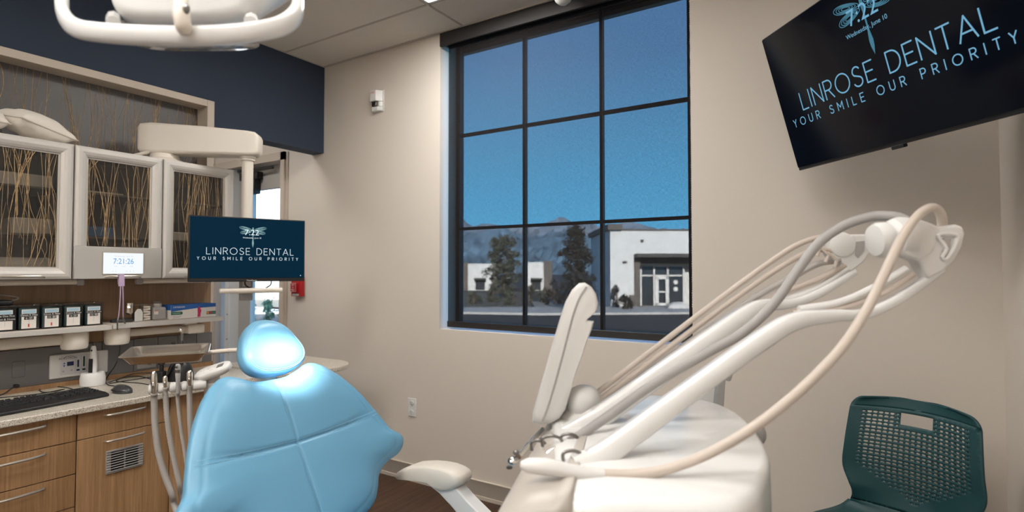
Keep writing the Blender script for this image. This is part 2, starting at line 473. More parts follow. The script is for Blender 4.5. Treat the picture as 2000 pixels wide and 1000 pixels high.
M = dict(
 wall=mat('greige_wall_paint', (.70, .635, .565), .85, bump=(350, .05)),
 blue=mat('navy_wall_paint', (.025, .040, .072), .75, bump=(350, .06)),
 ceil=mat('ceiling_tile', (.76, .72, .66), .95, bump=(600, .25), var=(300, .03)),
 grid=mat('ceiling_grid_metal', (.50, .46, .41), .6),
 floor=floor_mat(),
 base=mat('taupe_cove_base', (.37, .325, .28), .6, bump=(200, .03)),
 basel=mat('pale_base_edge', (.62, .55, .47), .6),
 oak=wood('oak_veneer', (.27, .145, .062), (.47, .285, .145)),
 oakd=wood('backsplash_veneer', (.25, .150, .085), (.38, .235, .138)),
 alu=mat('satin_aluminium_frame', (.60, .57, .53), .42, metal=.2, bump=(900, .03)),
 plate=mat('silver_plate', (.50, .475, .445), .45, metal=.2, bump=(900, .03)),
 trim=mat('taupe_trim', (.58, .50, .42), .6),
 handle=mat('champagne_metal', (.55, .50, .44), .36, metal=.75),
 panelback=mat('smoky_resin', (.105, .10, .10), .45, bump=(30, .02)),
 resin=clear('smoky_resin_sheet', (.80, .77, .73), .05, .15, .09, (.22, .21, .20), .3),
 reed=mat('golden_reed', (.40, .275, .145), .6, var=(60, .35)),
 cabin=mat('cabinet_interior', (.17, .165, .16), .7),
 grey=mat('grey_laminate', (.165, .16, .162), .6, bump=(500, .03)),
 greyl=mat('light_grey_plastic', (.36, .35, .34), .5),
 counter=speckle_mat(),
 white=mat('white_plastic', (.74, .735, .72), .35, bump=(40, .01)),
 cream=mat('cream_enamel', (.72, .66, .58), .38, bump=(60, .01)),
 unitw=mat('white_enamel', (.81, .812, .805), .25, coat=.4, bump=(30, .008)),
 unitg=mat('warm_grey_enamel', (.44, .405, .365), .4, bump=(30, .01)),
 greym=mat('grey_hose', (.42, .395, .37), .5, bump=(200, .05)),
 hose=mat('beige_hose', (.56, .49, .43), .45, bump=(200, .05)),
 black=mat('black_plastic', (.012, .012, .013), .42, bump=(300, .04)),
 blackm=mat('black_frame_metal', (.022, .019, .018), .45, bump=(300, .03)),
 key=mat('black_key', (.02, .02, .021), .35, bump=(100, .03)),
 steel=mat('brushed_steel', (.84, .79, .72), .2, metal=1.0, bump=(300, .04)),
 chrome=mat('chrome', (.75, .73, .71), .12, metal=1.0),
 dsteel=mat('dark_steel', (.22, .21, .20), .3, metal=1.0),
 leather=mat('sky_blue_upholstery', (.16, .39, .575), .38, spec=.45, bump=(700, .10), var=(3, .02)),
 stitch=mat('pale_blue_thread', (.30, .55, .70), .7),
 green=mat('teal_green_plastic', (.010, .060, .068), .5, bump=(800, .08)),
 pillow=mat('ivory_linen', (.78, .72, .64), .9, bump=(500, .25), sheen=.2),
 red=mat('red_alarm_enamel', (.42, .010, .014), .35),
 lilac=mat('lilac_silicone', (.50, .38, .55), .45),
 glass=clear('window_glass', (.93, .95, .95), .0, .01, fres=.12),
 acrylic=clear('smoky_acrylic', (.74, .74, .74), .08, .05, .06, (.10, .09, .08), .35), steelt=mat('tray_steel', (.82, .76, .68), .23, metal=.95, bump=(300, .04)),
 clearp=clear('clear_plastic', (.86, .85, .83), .10, .08, .10, (.75, .73, .70)),
 frost=clear('frosted_plastic', (.62, .60, .58), .06, .3, .45, (.72, .69, .66)),
 shade=shade_fabric(), milky=clear('milky_sheet', (.75, .80, .84), .02, .2, .5, (.80, .82, .84), .1),
 screen=mat('dark_blue_display', (.001, .004, .008), .35, spec=.06, emit=((.0001, .016, .035), 1.0)),
 tvscreen=mat('black_display_glass', (.002, .002, .003), .10, spec=.22, emit=((.0004, .0012, .003), 1.0)),
 glyph=emis('lit_lettering', (.78, .90, .95), 1.0),
 glyphtv=emis('blue_lit_lettering', (.17, .40, .58), 1.0),
 wing=emis('lit_wing', (.30, .52, .55), .75),
 wingtv=emis('lit_wing_blue', (.08, .24, .34), .8),
 fill_panel=emis('added_fill_diffuser_dim', (1.0, .965, .915), PANEL_EMIT * .38),
 lcd=emis('white_lcd', (.93, .97, 1.0), 1.0),
 lcdblue=emis('blue_digits', (.10, .36, .70), 1.0),
 lcdgrey=emis('pale_digits', (.62, .72, .78), 1.0),
 panel=emis('ceiling_light_diffuser', (1.0, .965, .915), PANEL_EMIT),
 ink=mat('black_ink', (.01, .01, .01), .6), inkw=mat('white_ink', (.80, .78, .74), .6), inkb=mat('blue_print', (.015, .10, .34), .5),
 inkg=mat('green_print', (.02, .13, .07), .5), inkp=mat('pink_print', (.55, .02, .12), .5), inko=mat('orange_print', (.75, .24, .03), .5), inkr=mat('red_print', (.55, .05, .03), .5),
 card=mat('white_card', (.72, .68, .63), .7), teal=mat('teal_packet', (.10, .34, .40), .5), paleb=mat('pale_blue_print', (.35, .52, .62), .6),
 disp=mat('navy_lcd', (.01, .025, .09), .2), dispg=mat('green_lcd', (.01, .05, .03), .2),
 asphalt=mat('asphalt', (.036, .033, .030), .9, var=(2, .2)), concrete=mat('pale_concrete', (.45, .43, .40), .9, var=(1, .1)),
 gravel=mat('gravel_bed', (.30, .28, .25), .95, var=(9, .35)), dryg=mat('dry_grass', (.11, .10, .07), .95, var=(4, .4)),
 stucco=mat('white_stucco', (.62, .605, .58), .9, var=(3, .04)), brownst=mat('brown_stone', (.115, .098, .086), .9, var=(5, .3)),
 canopy=mat('dark_canopy', (.05, .045, .042), .7), dglass=mat('dark_glazing', (.03, .035, .04), .15),
 leafd=mat('dark_leaves', (.026, .027, .022), .8, var=(6, .4)), leafp=mat('grey_green_needles', (.085, .090, .065), .8, var=(6, .4)), leafg=mat('pale_green_leaves', (.22, .28, .13), .8, var=(6, .4)), bark=mat('bark', (.09, .065, .05), .9),
 hill=mat('haze_blue_hill', (.10, .165, .215), .95, var=(.035, .45)), peak=mat('haze_blue_mountain', (.185, .225, .27), .95, var=(.02, .3)),  # aerial haze painted into the blue of hills and mountains
 rock=mat('pale_boulder', (.55, .52, .49), .9, var=(4, .1)),
)
# ================================================================== the room
XL, YA, XR, ZC, YF = -3.26, 2.64, 0.415, 2.765, -2.2
YO = 2.88                                            # outer face of the window wall
wx0, wx1, wz0 = -2.19, -0.68, 0.95                   # window opening
dx0, dx1, dz1 = -4.62, -3.67, 2.20                   # glass door opening in the passage
b = MB()
b.box(-4.65, dx0, YA, YO, 0, ZC); b.box(dx0, dx1, YA, YO, dz1, ZC); b.box(dx1, wx0, YA, YO, 0, ZC)
b.box(wx0, wx1, YA, YO, 0, wz0); b.box(wx0, wx1, 2.842, YO, 2.70, ZC); b.box(wx1, XR + .2, YA, YO, 0, ZC)
struct('wall_back', b, M['wall'], smooth=0)
struct('wall_right', MB().box(XR, XR + .18, YF - .2, YA, 0, ZC), M['wall'], smooth=0)
struct('wall_front', MB().box(-4.85, XR, YF - .2, YF, 0, ZC), M['wall'], smooth=0)
struct('wall_left_header', MB().box(-3.385, XL, 1.832, YA, 2.144, ZC), M['blue'], smooth=0)
struct('wall_left_upper', MB().box(-3.385, XL, YF, 1.832, 2.303, ZC), M['blue'], smooth=0)
struct('wall_left', MB().box(-3.385, XL, YF, .35, 0, 2.303), M['blue'], smooth=0)
struct('wall_passage', MB().box(-4.85, -4.65, YF, YA, 0, ZC), M['wall'], smooth=0)
struct('floor', MB().box(-4.85, XR + .18, YF - .2, YO, -.12, 0), M['floor'], smooth=0)
struct('ceiling', MB().box(-4.85, XR + .18, YF - .2, YO, ZC, ZC + .15), M['ceil'], smooth=0)
b = MB()
for y in (2.315, 1.705, 1.095, .485, -.125, -.735, -1.345):
    b.box(XL, XR, y - .006, y + .006, ZC - .004, ZC + .01)
for x in (-2.01, -.80): b.box(x - .006, x + .006, YF, YA, ZC - .0045, ZC + .01)
b.box(XL, XR, YA - .016, YA, ZC - .006, ZC + .01); b.box(XL, XL + .008, YF, YA, ZC - .006, ZC + .01)
struct('trim_1', b, M['grid'], smooth=0)
struct('baseboard_back', MB().box(-3.66, XR, YA - .010, YA + .01, .02, .100), M['base'], smooth=0)
b = MB(); b.box(-3.66, XR, YA - .016, YA + .01, 0, .020); b.box(-3.66, XR, YA - .013, YA + .01, .100, .104)
struct('trim_2', b, M['basel'], smooth=0)
struct('baseboard_right', MB().box(XR - .010, XR + .01, YF, YA - .01, .0, .104), M['base'], smooth=0)
# the rest of the building: what throws the long morning shade on the asphalt outside
struct('wall_outer_right', MB().box(XR + .2, 14, -9, YO, -1.2, 5.6), M['stucco'], smooth=0)
struct('wall_outer_left', MB().box(-14, -4.87, -9, YO - .3, -1.2, 5.6), M['stucco'], smooth=0)
struct('wall_outer_front', MB().box(-4.87, XR + .2, -9, YF - .22, -1.2, 5.6), M['stucco'], smooth=0)
struct('ceiling_roof', MB().box(-4.87, XR + .2, YF - .2, YO, ZC + .17, 5.6), M['stucco'], smooth=0)

# window frame, muntins, pane
b = MB(); gy0, gy1 = 2.80, 2.84
b.box(wx0, -2.163, gy0, gy1, wz0, 2.76); b.box(-.737, wx1, gy0, gy1, wz0, 2.76); b.box(wx0, wx1, gy0, gy1, wz0, .985); b.box(wx0, wx1, gy0, gy1, 2.725, 2.765)
for x in (-1.688, -1.200): b.box(x - .0085, x + .0085, gy0, gy1 - .01, wz0, 2.75)
for z in (1.568, 2.160): b.box(wx0, wx1, gy0 + .001, gy1 - .011, z - .0085, z + .0085)
wf = struct('window_1', b, M['blackm'], smooth=0)
MB().box(-2.17, -.73, 2.822, 2.826, .975, 2.73).build('pane', M['glass'], wf, smooth=0)

# glass door at the end of the passage
b = MB()
b.box(dx1 - .045, dx1, YA - .03, YO, 0, dz1); b.box(dx0, dx0 + .03, YA - .01, YO, 0, dz1); b.box(dx0, dx1, YA - .03, YO, 2.14, dz1); b.box(dx1, dx1 + .018, YA - .012, YA, 0, dz1)
struct('trim_3', b, M['trim'], smooth=0)
b = MB(); b.box(-4.44, -4.375, YA - .02, 2.75, 0, 2.14)
mul = struct('trim_4', b, M['white'], bevel=.006)
for z in (.55, .75, .95, 1.15, 1.35, 1.55, 1.75):
    MB().lathe((-4.40, YA - .02, z), (0, -1, 0), [(.006, 0), (.006, .004), (.002, .005)], 8).build('screw', M['dsteel'], mul)
sl = struct('added_sidelight', MB().box(-4.592, -4.44, 2.66, 2.70, 0, .12), M['white'], smooth=0)  # frosted strip added to glow with skylight, in place of a daylit jamb
MB().box(-4.592, -4.44, 2.675, 2.685, .12, 2.14).build('pane', M['milky'], sl, smooth=0)
b = MB(); y0, y1 = 2.70, 2.745
b.box(-4.372, -4.215, y0, y1, .01, 2.13); b.box(-3.735, dx1 - .045, y0, y1, .01, 2.13); b.box(-4.215, -3.735, y0, y1, 1.955, 2.13); b.box(-4.215, -3.735, y0, y1, .01, .22)
door = struct('door_1', b, M['plate'], smooth=0)
MB().box(-4.22, -3.73, 2.72, 2.726, .2, 1.97).build('pane', M['glass'], door, smooth=0)
b = MB(); b.box(-4.30, -4.06, 2.645, 2.70, 2.035, 2.095)
cl = b.build('door_closer', M['black'], door, bevel=.004)
MB().obox((-4.06, 2.63, 2.105), (.20, .02, 0), (0, .008, 0), (0, 0, .010)).build('closer_arm', M['black'], cl, bevel=.002)
MB().box(-4.20, -4.09, 2.64, 2.70, 1.92, 2.034).build('closer_cover', M['black'], cl, bevel=.004)
MB().tube([(-3.76, 2.66, 1.02), (-3.86, 2.66, 1.02)], .008).build('door_handle', M['dsteel'], door)

# ceiling lights
def troffer(x0, x1, y0, y1, label, pm='panel'):
    t = thing('ceiling_light', label, 'ceiling light', ((x0 + x1) / 2, (y0 + y1) / 2, ZC), 'recessed ceiling lights')
    z = ZC - .006
    f = MB(); wq = .016
    f.box(x0, x1, y0, y0 + wq, z, ZC + .003); f.box(x0, x1, y1 - wq, y1, z, ZC + .003); f.box(x0, x0 + wq, y0, y1, z, ZC + .003); f.box(x1 - wq, x1, y0, y1, z, ZC + .003)
    f.build('frame', M['white'], t, smooth=0)
    MB().box(x0 + wq, x1 - wq, y0 + wq, y1 - wq, z + .002, ZC + .003).build('diffuser', M[pm], t, smooth=0)
troffer(-2.0, -1.41, 1.712, 2.308, 'square recessed ceiling light nearest the window')
troffer(-2.0, -1.41, -.73, -.13, 'square recessed ceiling light over the middle of the room')
troffer(-.80, -.21, -.73, -.13, 'square recessed ceiling light nearest the right wall')
troffer(-2.0, -1.41, -1.95, -1.35, 'added square ceiling light at the unseen back of the room')  # added out of view for more light from behind the camera
troffer(-.80, -.21, .49, 1.09, 'added square fill light panel above the delivery unit', 'fill_panel')  # dim fill panel added to brighten the right side of the room
troffer(-4.10, -3.55, .95, 1.50, 'square recessed ceiling light in the passage')

t = thing('smoke_detector', 'white round dome on the ceiling in front of the window blind', 'detector', (-1.27, 2.49, ZC))
MB().lathe((-1.27, 2.49, ZC), (0, 0, -1), [(.062, 0), (.062, .03), (.058, .04), (.05, .044)], 28).build('base', M['white'], t)
MB().lathe((-1.27, 2.49, ZC - .043), (0, 0, -1), [(.050, 0), (.048, .035), (.040, .058), (.022, .074), (.006, .078)], 28).build('dome', M['white'], t)

# ------------------------------------------------------------------ roller blind
t = thing('roller_blind', 'charcoal mesh roller blind drawn over the tall window', 'blind', (-1.435, 2.70, 2.7))
b = MB(); b.box(wx0, wx1, 2.632, 2.648, 2.678, ZC - .001); b.box(wx0 + .002, wx1 - .002, 2.648, 2.74, 2.745, ZC - .001)
b.build('valance', M['blackm'], t, bevel=.002, seg=1)
for xx in (wx0 + .001, wx1 - .006): MB().box(xx, xx + .005, 2.648, 2.735, 2.672, 2.746).build('end_bracket', M['greyl'], t)
MB().tube([(-2.175, 2.712, 2.715), (-.695, 2.712, 2.715)], .026, 16).build('roller_tube', M['blackm'], t)
MB().add([(-2.160, 2.685, .99), (-.692, 2.685, .99), (-.692, 2.685, 2.71), (-2.160, 2.685, 2.71)], [(0, 1, 2, 3)]).build('cloth', M['shade'], t, smooth=0)
MB().box(-2.161, -.692, 2.677, 2.693, .962, .998).build('bottom_bar', M['blackm'], t, bevel=.003)
b = MB()
for k in range(150):
    z = 2.70 - k * .0105
    for xx in (-.687, -.684):
        b.ell((xx + .0006 * math.sin(k), 2.672 if xx < -.686 else 2.655, z), (.0034, 0, 0), (0, .0034, 0), (0, 0, .0034), 6, 4)
b.build('bead_chain', M['steel'], t)

# ------------------------------------------------------------------ wall devices
t = thing('fire_strobe', 'small white fire strobe high on the wall left of the window', 'fire alarm', (-2.712, YA, 2.42))
b = MB(); b.box(-2.760, -2.664, YA - .006, YA, 2.352, 2.497)
b.build('back_plate', M['white'], t, bevel=.003)
b = MB(); P = [(-2.752, 2.493), (-2.672, 2.493), (-2.672, 2.358), (-2.752, 2.358)]
b.prism([(-2.752, YA - .045, 2.492), (-2.700, YA - .045, 2.492), (-2.672, YA - .006, 2.492), (-2.752, YA - .006, 2.492)], (0, 0, -.072))
b.prism([(-2.752, YA - .03, 2.386), (-2.700, YA - .03, 2.386), (-2.672, YA - .006, 2.386), (-2.752, YA - .006, 2.386)], (0, 0, -.028))
b.prism([(-2.690, YA - .024, 2.42), (-2.672, YA - .006, 2.42), (-2.752, YA - .006, 2.42)], (0, 0, -.034))
b.build('body', M['white'], t, bevel=.003)
MB().box(-2.745, -2.705, YA - .036, YA - .008, 2.388, 2.418).build('lens', M['dsteel'], t, bevel=.004)
text_mb('FIRE', .021, (-2.727, YA - .0455, 2.475), (1, 0, 0), (0, 0, 1), lift=.0004).build('lettering', M['inkr'], t, smooth=0)

t = thing('fire_pull_station', 'small red fire alarm pull station on the wall by the glass door', 'fire alarm', (-3.51, YA, 1.19))
MB().box(-3.565, -3.455, YA - .035, YA, 1.118, 1.262).build('body', M['red'], t, bevel=.005)
MB().box(-3.552, -3.486, YA - .052, YA - .034, 1.150, 1.215).build('handle', M['red'], t, bevel=.004)
b = MB(); o = V((-3.519, YA - .0525, 1.183))
for k, s in enumerate(('LIFT', '&', 'PULL')): text_mb(s, .017, o + V((0, 0, .018 - .018 * k)), (1, 0, 0), (0, 0, 1), lift=.0005, mb=b)
for q in (.030, -.030):
    b.box(o.x - .031, o.x + .031, o.y - .0008, o.y, o.z + q - .0008, o.z + q + .0008); b.box(o.x + q - .0008, o.x + q + .0008, o.y - .0008, o.y, o.z - .031, o.z + .031)
b.build('lettering', M['inkw'], t, smooth=0)
MB().box(-3.545, -3.475, YA - .04, YA - .03, 1.123, 1.137).build('label_strip', M['greyl'], t)

t = thing('wall_outlet', 'white double wall outlet low beneath the window', 'outlet', (-2.405, YA, .452))
MB().box(-2.440, -2.370, YA - .006, YA, .395, .509).build('cover_plate', M['white'], t, bevel=.003)
for zc in (.481, .423):
    s = MB().lathe((-2.405, YA - .006, zc), (0, -1, 0), [(.0165, 0), (.0165, .003), (.015, .0035)], 20).build('socket', M['white'], t)
    b = MB(); b.box(-2.412, -2.4095, YA - .0102, YA - .009, zc - .002, zc + .008); b.box(-2.4005, -2.398, YA - .0102, YA - .009, zc - .002, zc + .007); b.lathe((-2.405, YA - .009, zc - .008), (0, -1, 0), [(.0025, 0), (.0025, .0012)], 8)
    b.build('slots', M['ink'], s)

# ================================================================== outdoors
GZ = -1.1
struct('ground', MB().add([fr(-400, 2.0, GZ), fr(400, 2.0, GZ), fr(400, 900, GZ), fr(-400, 900, GZ)], [(0, 1, 2, 3)]), M['asphalt'], smooth=0)
def strip(name, pts, m, z, k='structure'):
    o = MB().prism([fr(a, bb, GZ + z) for a, bb in pts], (0, 0, -z - .2)).build(name, m, smooth=0)
    o['kind'] = k
    return o
strip('gravel_bed', [(1.5, 36.3), (40, 36.8), (40, 44), (1.5, 44)], M['gravel'], .06)
strip('kerb_strip', [(-60, 31.4), (-4, 31.8), (1.5, 30.6), (40, 34.2), (40, 36.6), (2, 36.0), (-4, 35.6), (-60, 35.2)], M['concrete'], .12)
strip('dry_lawn', [(-40, 36.2), (1.2, 36.4), (1.8, 62), (-40, 62)], M['dryg'], .10)
strip('pavement', [(-60, 8), (-8.5, 8), (-14, 31), (-60, 31)], M['concrete'], .05)

# hills and mountains
def ridge(name, prof, b0, b1, m, rough):
    mb = MB(); n = len(prof); rows = 14
    def hgt(u): 
        for i in range(len(prof) - 1):
            if prof[i][0] <= u <= prof[i + 1][0]:
                q = (u - prof[i][0]) / (prof[i + 1][0] - prof[i][0]); q = q * q * (3 - 2 * q)
                return prof[i][1] * (1 - q) + prof[i + 1][1] * q
        return prof[-1][1]
    rnd = random.Random(rough)
    amp = [[rnd.uniform(-1, 1) for _ in range(161)] for _ in range(rows + 1)]
    def fn(i, j):
        u = prof[0][0] + (prof[-1][0] - prof[0][0]) * i
        bb = b0 + (b1 - b0) * j
        top = 1.3 + (530 - hgt(u)) * b1 / FOC
        ii = int(round(i * 160)); jj = int(round(j * rows))
        z = GZ + (top - GZ) * (j ** .8) + amp[jj][ii] * (top - GZ) * (.09 if 0 < jj < rows else .012)
        return fr((u - 1000) * b1 / FOC * (.75 + .25 * j) , bb, z)
    mb.grid(fn, 160, rows)
    o = mb.build(name, m, smooth=0); o['kind'] = 'structure'
    return o
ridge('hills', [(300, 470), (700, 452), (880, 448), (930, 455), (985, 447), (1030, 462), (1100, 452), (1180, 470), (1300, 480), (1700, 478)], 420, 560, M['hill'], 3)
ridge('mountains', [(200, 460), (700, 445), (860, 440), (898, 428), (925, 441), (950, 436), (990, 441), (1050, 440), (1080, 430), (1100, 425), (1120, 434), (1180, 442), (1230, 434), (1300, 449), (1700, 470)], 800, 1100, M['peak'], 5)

# the building with the glazed entrance
BD = 37.0
def bx(u): return (u - 1000) * BD / FOC
def bz(v): return 1.3 + (530 - v) * BD / FOC
def fbox(mb, u0, u1, v0, v1, d0, d1):
    """box whose front stands d0 m behind the facade line"""
    a0, a1, z0, z1 = bx(u0), bx(u1), bz(v1), bz(v0)
    mb.prism([fr(a0, BD + d0, z0), fr(a1, BD + d0, z0), fr(a1, BD + d0, z1), fr(a0, BD + d0, z1)], FW * (d1 - d0))
t = thing('entrance_building', 'white stucco building with a glazed entrance under a dark canopy', 'building', fr(bx(1300), BD, GZ))
b = MB(); fbox(b, 1192, 1238, 448, 610, 0, 9); fbox(b, 1238, 1900, 450, 497, .02, 9); fbox(b, 1238, 1900, 497, 610, 2.2, 9); fbox(b, 1370, 1900, 497, 610, .02, 9)
b.build('wall', M['stucco'], t, smooth=0)
b = MB(); fbox(b, 1186, 1214, 438, 449, -.35, 9.2); fbox(b, 1214, 1900, 447.5, 450, -.1, 9.1)
b.build('cornice', M['brownst'], t, smooth=0)
b = MB(); fbox(b, 1228, 1246, 576, 610, -.06, .5); fbox(b, 1238, 1250, 500, 610, -.02, 2.2)
b.build('stone_facing', M['brownst'], t, smooth=0)
b = MB(); fbox(b, 1238, 1371, 496, 503, -1.0, 2.2); fbox(b, 1250, 1371, 503, 516, .4, 2.2)
b.build('canopy', M['canopy'], t, smooth=0)
b = MB()
for q in ((1262, 1350, 517, 520), (1262, 1350, 537, 540)): fbox(b, *q, 1.5, 1.65)
for u in (1260, 1287, 1315, 1347): fbox(b, u, u + 3.5, 517, 602, 1.5, 1.65)
b.build('glazing_frame', M['stucco'], t, smooth=0)
b = MB(); fbox(b, 1262, 1348, 518, 601, 1.66, 1.75)
b.build('glazing', M['dglass'], t, smooth=0)
b = MB(); fbox(b, 1290, 1297, 540, 602, 1.4, 1.5); fbox(b, 1311, 1318, 540, 602, 1.4, 1.5); fbox(b, 1290, 1318, 540, 546, 1.4, 1.5); fbox(b, 1290, 1318, 594, 602, 1.4, 1.5); fbox(b, 1297, 1311, 570, 573, 1.4, 1.5)
b.build('door', M['stucco'], t, smooth=0)
for q in ((1216, 1224, 510, 514), (1252, 1256, 468, 473)):
    b = MB(); fbox(b, *q, -.15, .02); b.build('wall_lamp', M['canopy'], t, smooth=0)
for u, v in ((1333, 552), (1333, 566)): MB().lathe(fr(bx(u), BD + 1.6, bz(v)), -FW, [(.16, 0), (.16, .02)], 14).build('window_sign', M['stucco'], t, smooth=0)

def small_building(u0, u1, v0, v1, dd, label, brown):
    k = dd / FOC
    t = thing('low_building', label, 'building', fr((u0 + u1 - 2000) / 2 * k, dd, GZ), 'low buildings across the road')
    def fb(mb, ua, ub, va, vb, d0, d1):
        a0, a1, z0, z1 = (ua - 1000) * k, (ub - 1000) * k, 1.3 + (530 - vb) * k, 1.3 + (530 - va) * k
        mb.prism([fr(a0, dd + d0, z0), fr(a1, dd + d0, z0), fr(a1, dd + d0, z1), fr(a0, dd + d0, z1)], FW * (d1 - d0))
    b = MB(); fb(b, u0, u1, v0, v1 + 4, 0, 10); b.build('wall', M['stucco'], t, smooth=0)
    b = MB()
    for q in brown: fb(b, *q, v0 - 2, v1 + 4, -.15, 10)
    b.build('stone_facing', M['brownst'], t, smooth=0)
    b = MB(); um = (u0 + u1) / 2; fb(b, um - 4, um + 14, v1 - 20, v1, -.1, .2); b.build('glazing', M['dglass'], t, smooth=0)
    b = MB(); fb(b, um - 6, um + 16, v1 - 23, v1 - 20, -1.2, .2); b.build('canopy', M['canopy'], t, smooth=0)
small_building(902, 964, 515, 566, 70, 'low white building far off behind the left row of shrubs', [(900, 914), (962, 970)])
small_building(1022, 1062, 512, 566, 70, 'low white building far off between the two trees', [(1062, 1078)])
t = thing('added_white_facade', 'added pale facade whitening the view through the glass door', 'building', fr(-24, 46, GZ))  # pale block added so the view through the door burns out white
b = MB().prism([fr(-34, 46, GZ), fr(-15, 46, GZ), fr(-15, 46, 16), fr(-34, 46, 16)], FW * 8); b.build('wall', M['stucco'], t, smooth=0)
MB().prism([fr(-34, 45.9, GZ), fr(-15, 45.9, GZ), fr(-15, 45.9, GZ + .5), fr(-34, 45.9, GZ + .5)], FW * .3).build('plinth', M['concrete'], t, smooth=0)

def tree(name, label, u, vtop, vbase, dd, halfw, m, shape, n, leaf, cat='tree', group=None, seed=1):
    rnd = random.Random(seed)
    k = dd / FOC
    z0 = GZ; z1 = 1.3 + (530 - vtop) * k
    t = thing(name, label, cat, fr((u - 1000) * k, dd, z0), group)
    c = fr((u - 1000) * k, dd, 0)
    b = MB(); b.tube([V((c.x, c.y, z0)), V((c.x + .05, c.y, z0 + (z1 - z0) * .5)), V((c.x, c.y, z0 + (z1 - z0) * .93))], [.09, .06, .015], 8)
    for i in range(14):
        q = .25 + .65 * rnd.random(); an = rnd.random() * 6.28; L = halfw * shape(q) * .9
        p = V((c.x, c.y, z0 + (z1 - z0) * q)); b.tube([p, p + V((math.cos(an) * L, math.sin(an) * L, L * .35))], [.03, .008], 5)
    b.build('trunk', M['bark'], t)
    b = MB()
    clumps = []
    for i in range(n // 45):
        q = rnd.random() ** .9; an = rnd.random() * 6.28; r = halfw * shape(q) * rnd.uniform(.25, 1)
        clumps.append((V((c.x + math.cos(an) * r, c.y + math.sin(an) * r, z0 + (z1 - z0) * (.10 + .9 * q))), rnd.uniform(.13, .27) * max(halfw, .8)))
    for i in range(n):
        p0, rr = clumps[i % len(clumps)]
        p = p0 + V((rnd.gauss(0, rr * .45), rnd.gauss(0, rr * .45), rnd.gauss(0, rr * .5)))
        d = V((rnd.gauss(0, 1), rnd.gauss(0, 1), rnd.gauss(0, 1))).normalized(); s = d.cross(V((rnd.gauss(0, 1), .3, .7))).normalized()
        L = leaf * rnd.uniform(.6, 1.4)
        b.add([p - s * L * .4, p + d * L, p + s * L * .4, p - d * L], [(0, 1, 2, 3)])
    b.build('foliage', m, t, smooth=0)
cone = lambda q: max(.06, (1 - q) ** .7 * (.5 + .5 * min(1, q * 5)))
ov = lambda q: max(.1, math.sin(PI * min(1, .12 + q * .86)) ** .8)
slim = lambda q: .35 + .65 * math.sin(PI * min(1, .08 + .9 * (1 - q) ** 1.3))
tree('conifer', 'slim grey-green conifer standing before the low buildings', 984, 463, 570, 46, 1.45, M['leafp'], slim, 4200, .14, seed=4)
tree('leafy_tree', 'dark leafy young tree by the asphalt left of the white building', 1122, 440, 592, 34, 1.6, M['leafd'], lambda q: max(.14, (1 - q) ** .6 * 1.0), 3800, .13, seed=9)
for i, (u, vt, dd, hw, s) in enumerate(((925, 570, 40, .7, 'shrub with feathery top left of the slim conifer'), (962, 560, 42, .6, 'narrow shrub below the slim conifer'), (1002, 574, 39, .8, 'low round shrub right of the slim conifer'), (1033, 556, 43, .9, 'broad shrub before the distant low building'), (1062, 565, 42, .7, 'shrub tucked against the dark leafy tree'), (1082, 560, 40, .9, 'dark shrub under the dark leafy tree'))):
    tree('shrub', s, u, vt, 585, dd, hw, M['leafp'] if i < 5 else M['leafd'], ov, 420, .13, 'shrub', 'shrubs on the far lawn', 20 + i)
tree('planter_bush', 'small bush against the white building wall', 1203, 556, 600, 36, .4, M['leafd'], ov, 300, .1, 'shrub', None, 41)
tree('planter_bush', 'dark low bush in front of the white building corner', 1222, 580, 600, 34.0, .6, M['leafd'], ov, 500, .1, 'shrub', None, 42)
for i, (u, vt) in enumerate(((488, 598), (524, 592), (556, 598))):
    dd = 24
    tree('verge_shrub', ('pale green shrub outside the glass door, %s' % ('leftmost', 'middle one', 'rightmost')[i]), u, vt, 640, dd, .20, M['leafg'], ov, 500, .08, 'shrub', 'shrubs outside the glass door', 50 + i)
rk = MB().ell(fr(bx(1305), BD - 2.2, GZ + .12), RT * .75, FW * .5, (0, 0, .38), 14, 8)
rnd = random.Random(2); rk.v = [p + V((rnd.uniform(-.05, .05), rnd.uniform(-.05, .05), rnd.uniform(-.04, .04))) for p in rk.v]
tag(rk.build('boulder', M['rock']), 'pale boulder on the verge before the glazed entrance', 'boulder')
# ================================================================== rear cabinet wall
def reeds(mb, y0, y1, z0, z1, x, n, rnd, lmin=.3, lmax=1.0, r=(.0008, .0022)):
    for i in range(n):
        y = rnd.uniform(y0 + .004, y1 - .004)
        L = (z1 - z0) * rnd.uniform(lmin, lmax)
        za = z0 if rnd.random() < .5 else z1
        sg = 1 if za == z0 else -1
        lean = rnd.gauss(0, .10) * L; bow = rnd.gauss(0, .02)
        pts = []
        for k in range(6):
            q = k / 5
            yy = y + lean * q + bow * math.sin(PI * q) + rnd.gauss(0, .0012)
            pts.append(V((x + rnd.uniform(-.001, .001), min(max(yy, y0 + .002), y1 - .002), min(max(za + sg * L * q, z0 + .001), z1 - .001))))
        rr = rnd.uniform(*r)
        mb.tube(pts, [rr, rr, rr * .95, rr * .9, rr * .8, rr * .6], 5)
FX = -3.235                                          # front of the alcove surround
t = thing('alcove_surround', 'tall taupe framed alcove lined with reed panel, set in the navy wall', 'cabinet surround', (-3.3, 1.2, 0))
b = MB(); b.box(-3.385, FX, .40, 1.789, 2.263, 2.302); b.build('top_panel', M['trim'], t, bevel=.0015, seg=1)
b = MB(); b.box(-3.385, FX, 1.790, 1.831, 0, 2.302); b.build('side_panel', M['trim'], t, bevel=.0015, seg=1)
b = MB(); b.box(-3.36, -3.345, .40, 1.790, 1.20, 2.263); bp = b.build('reed_panel', M['panelback'], t, smooth=0)
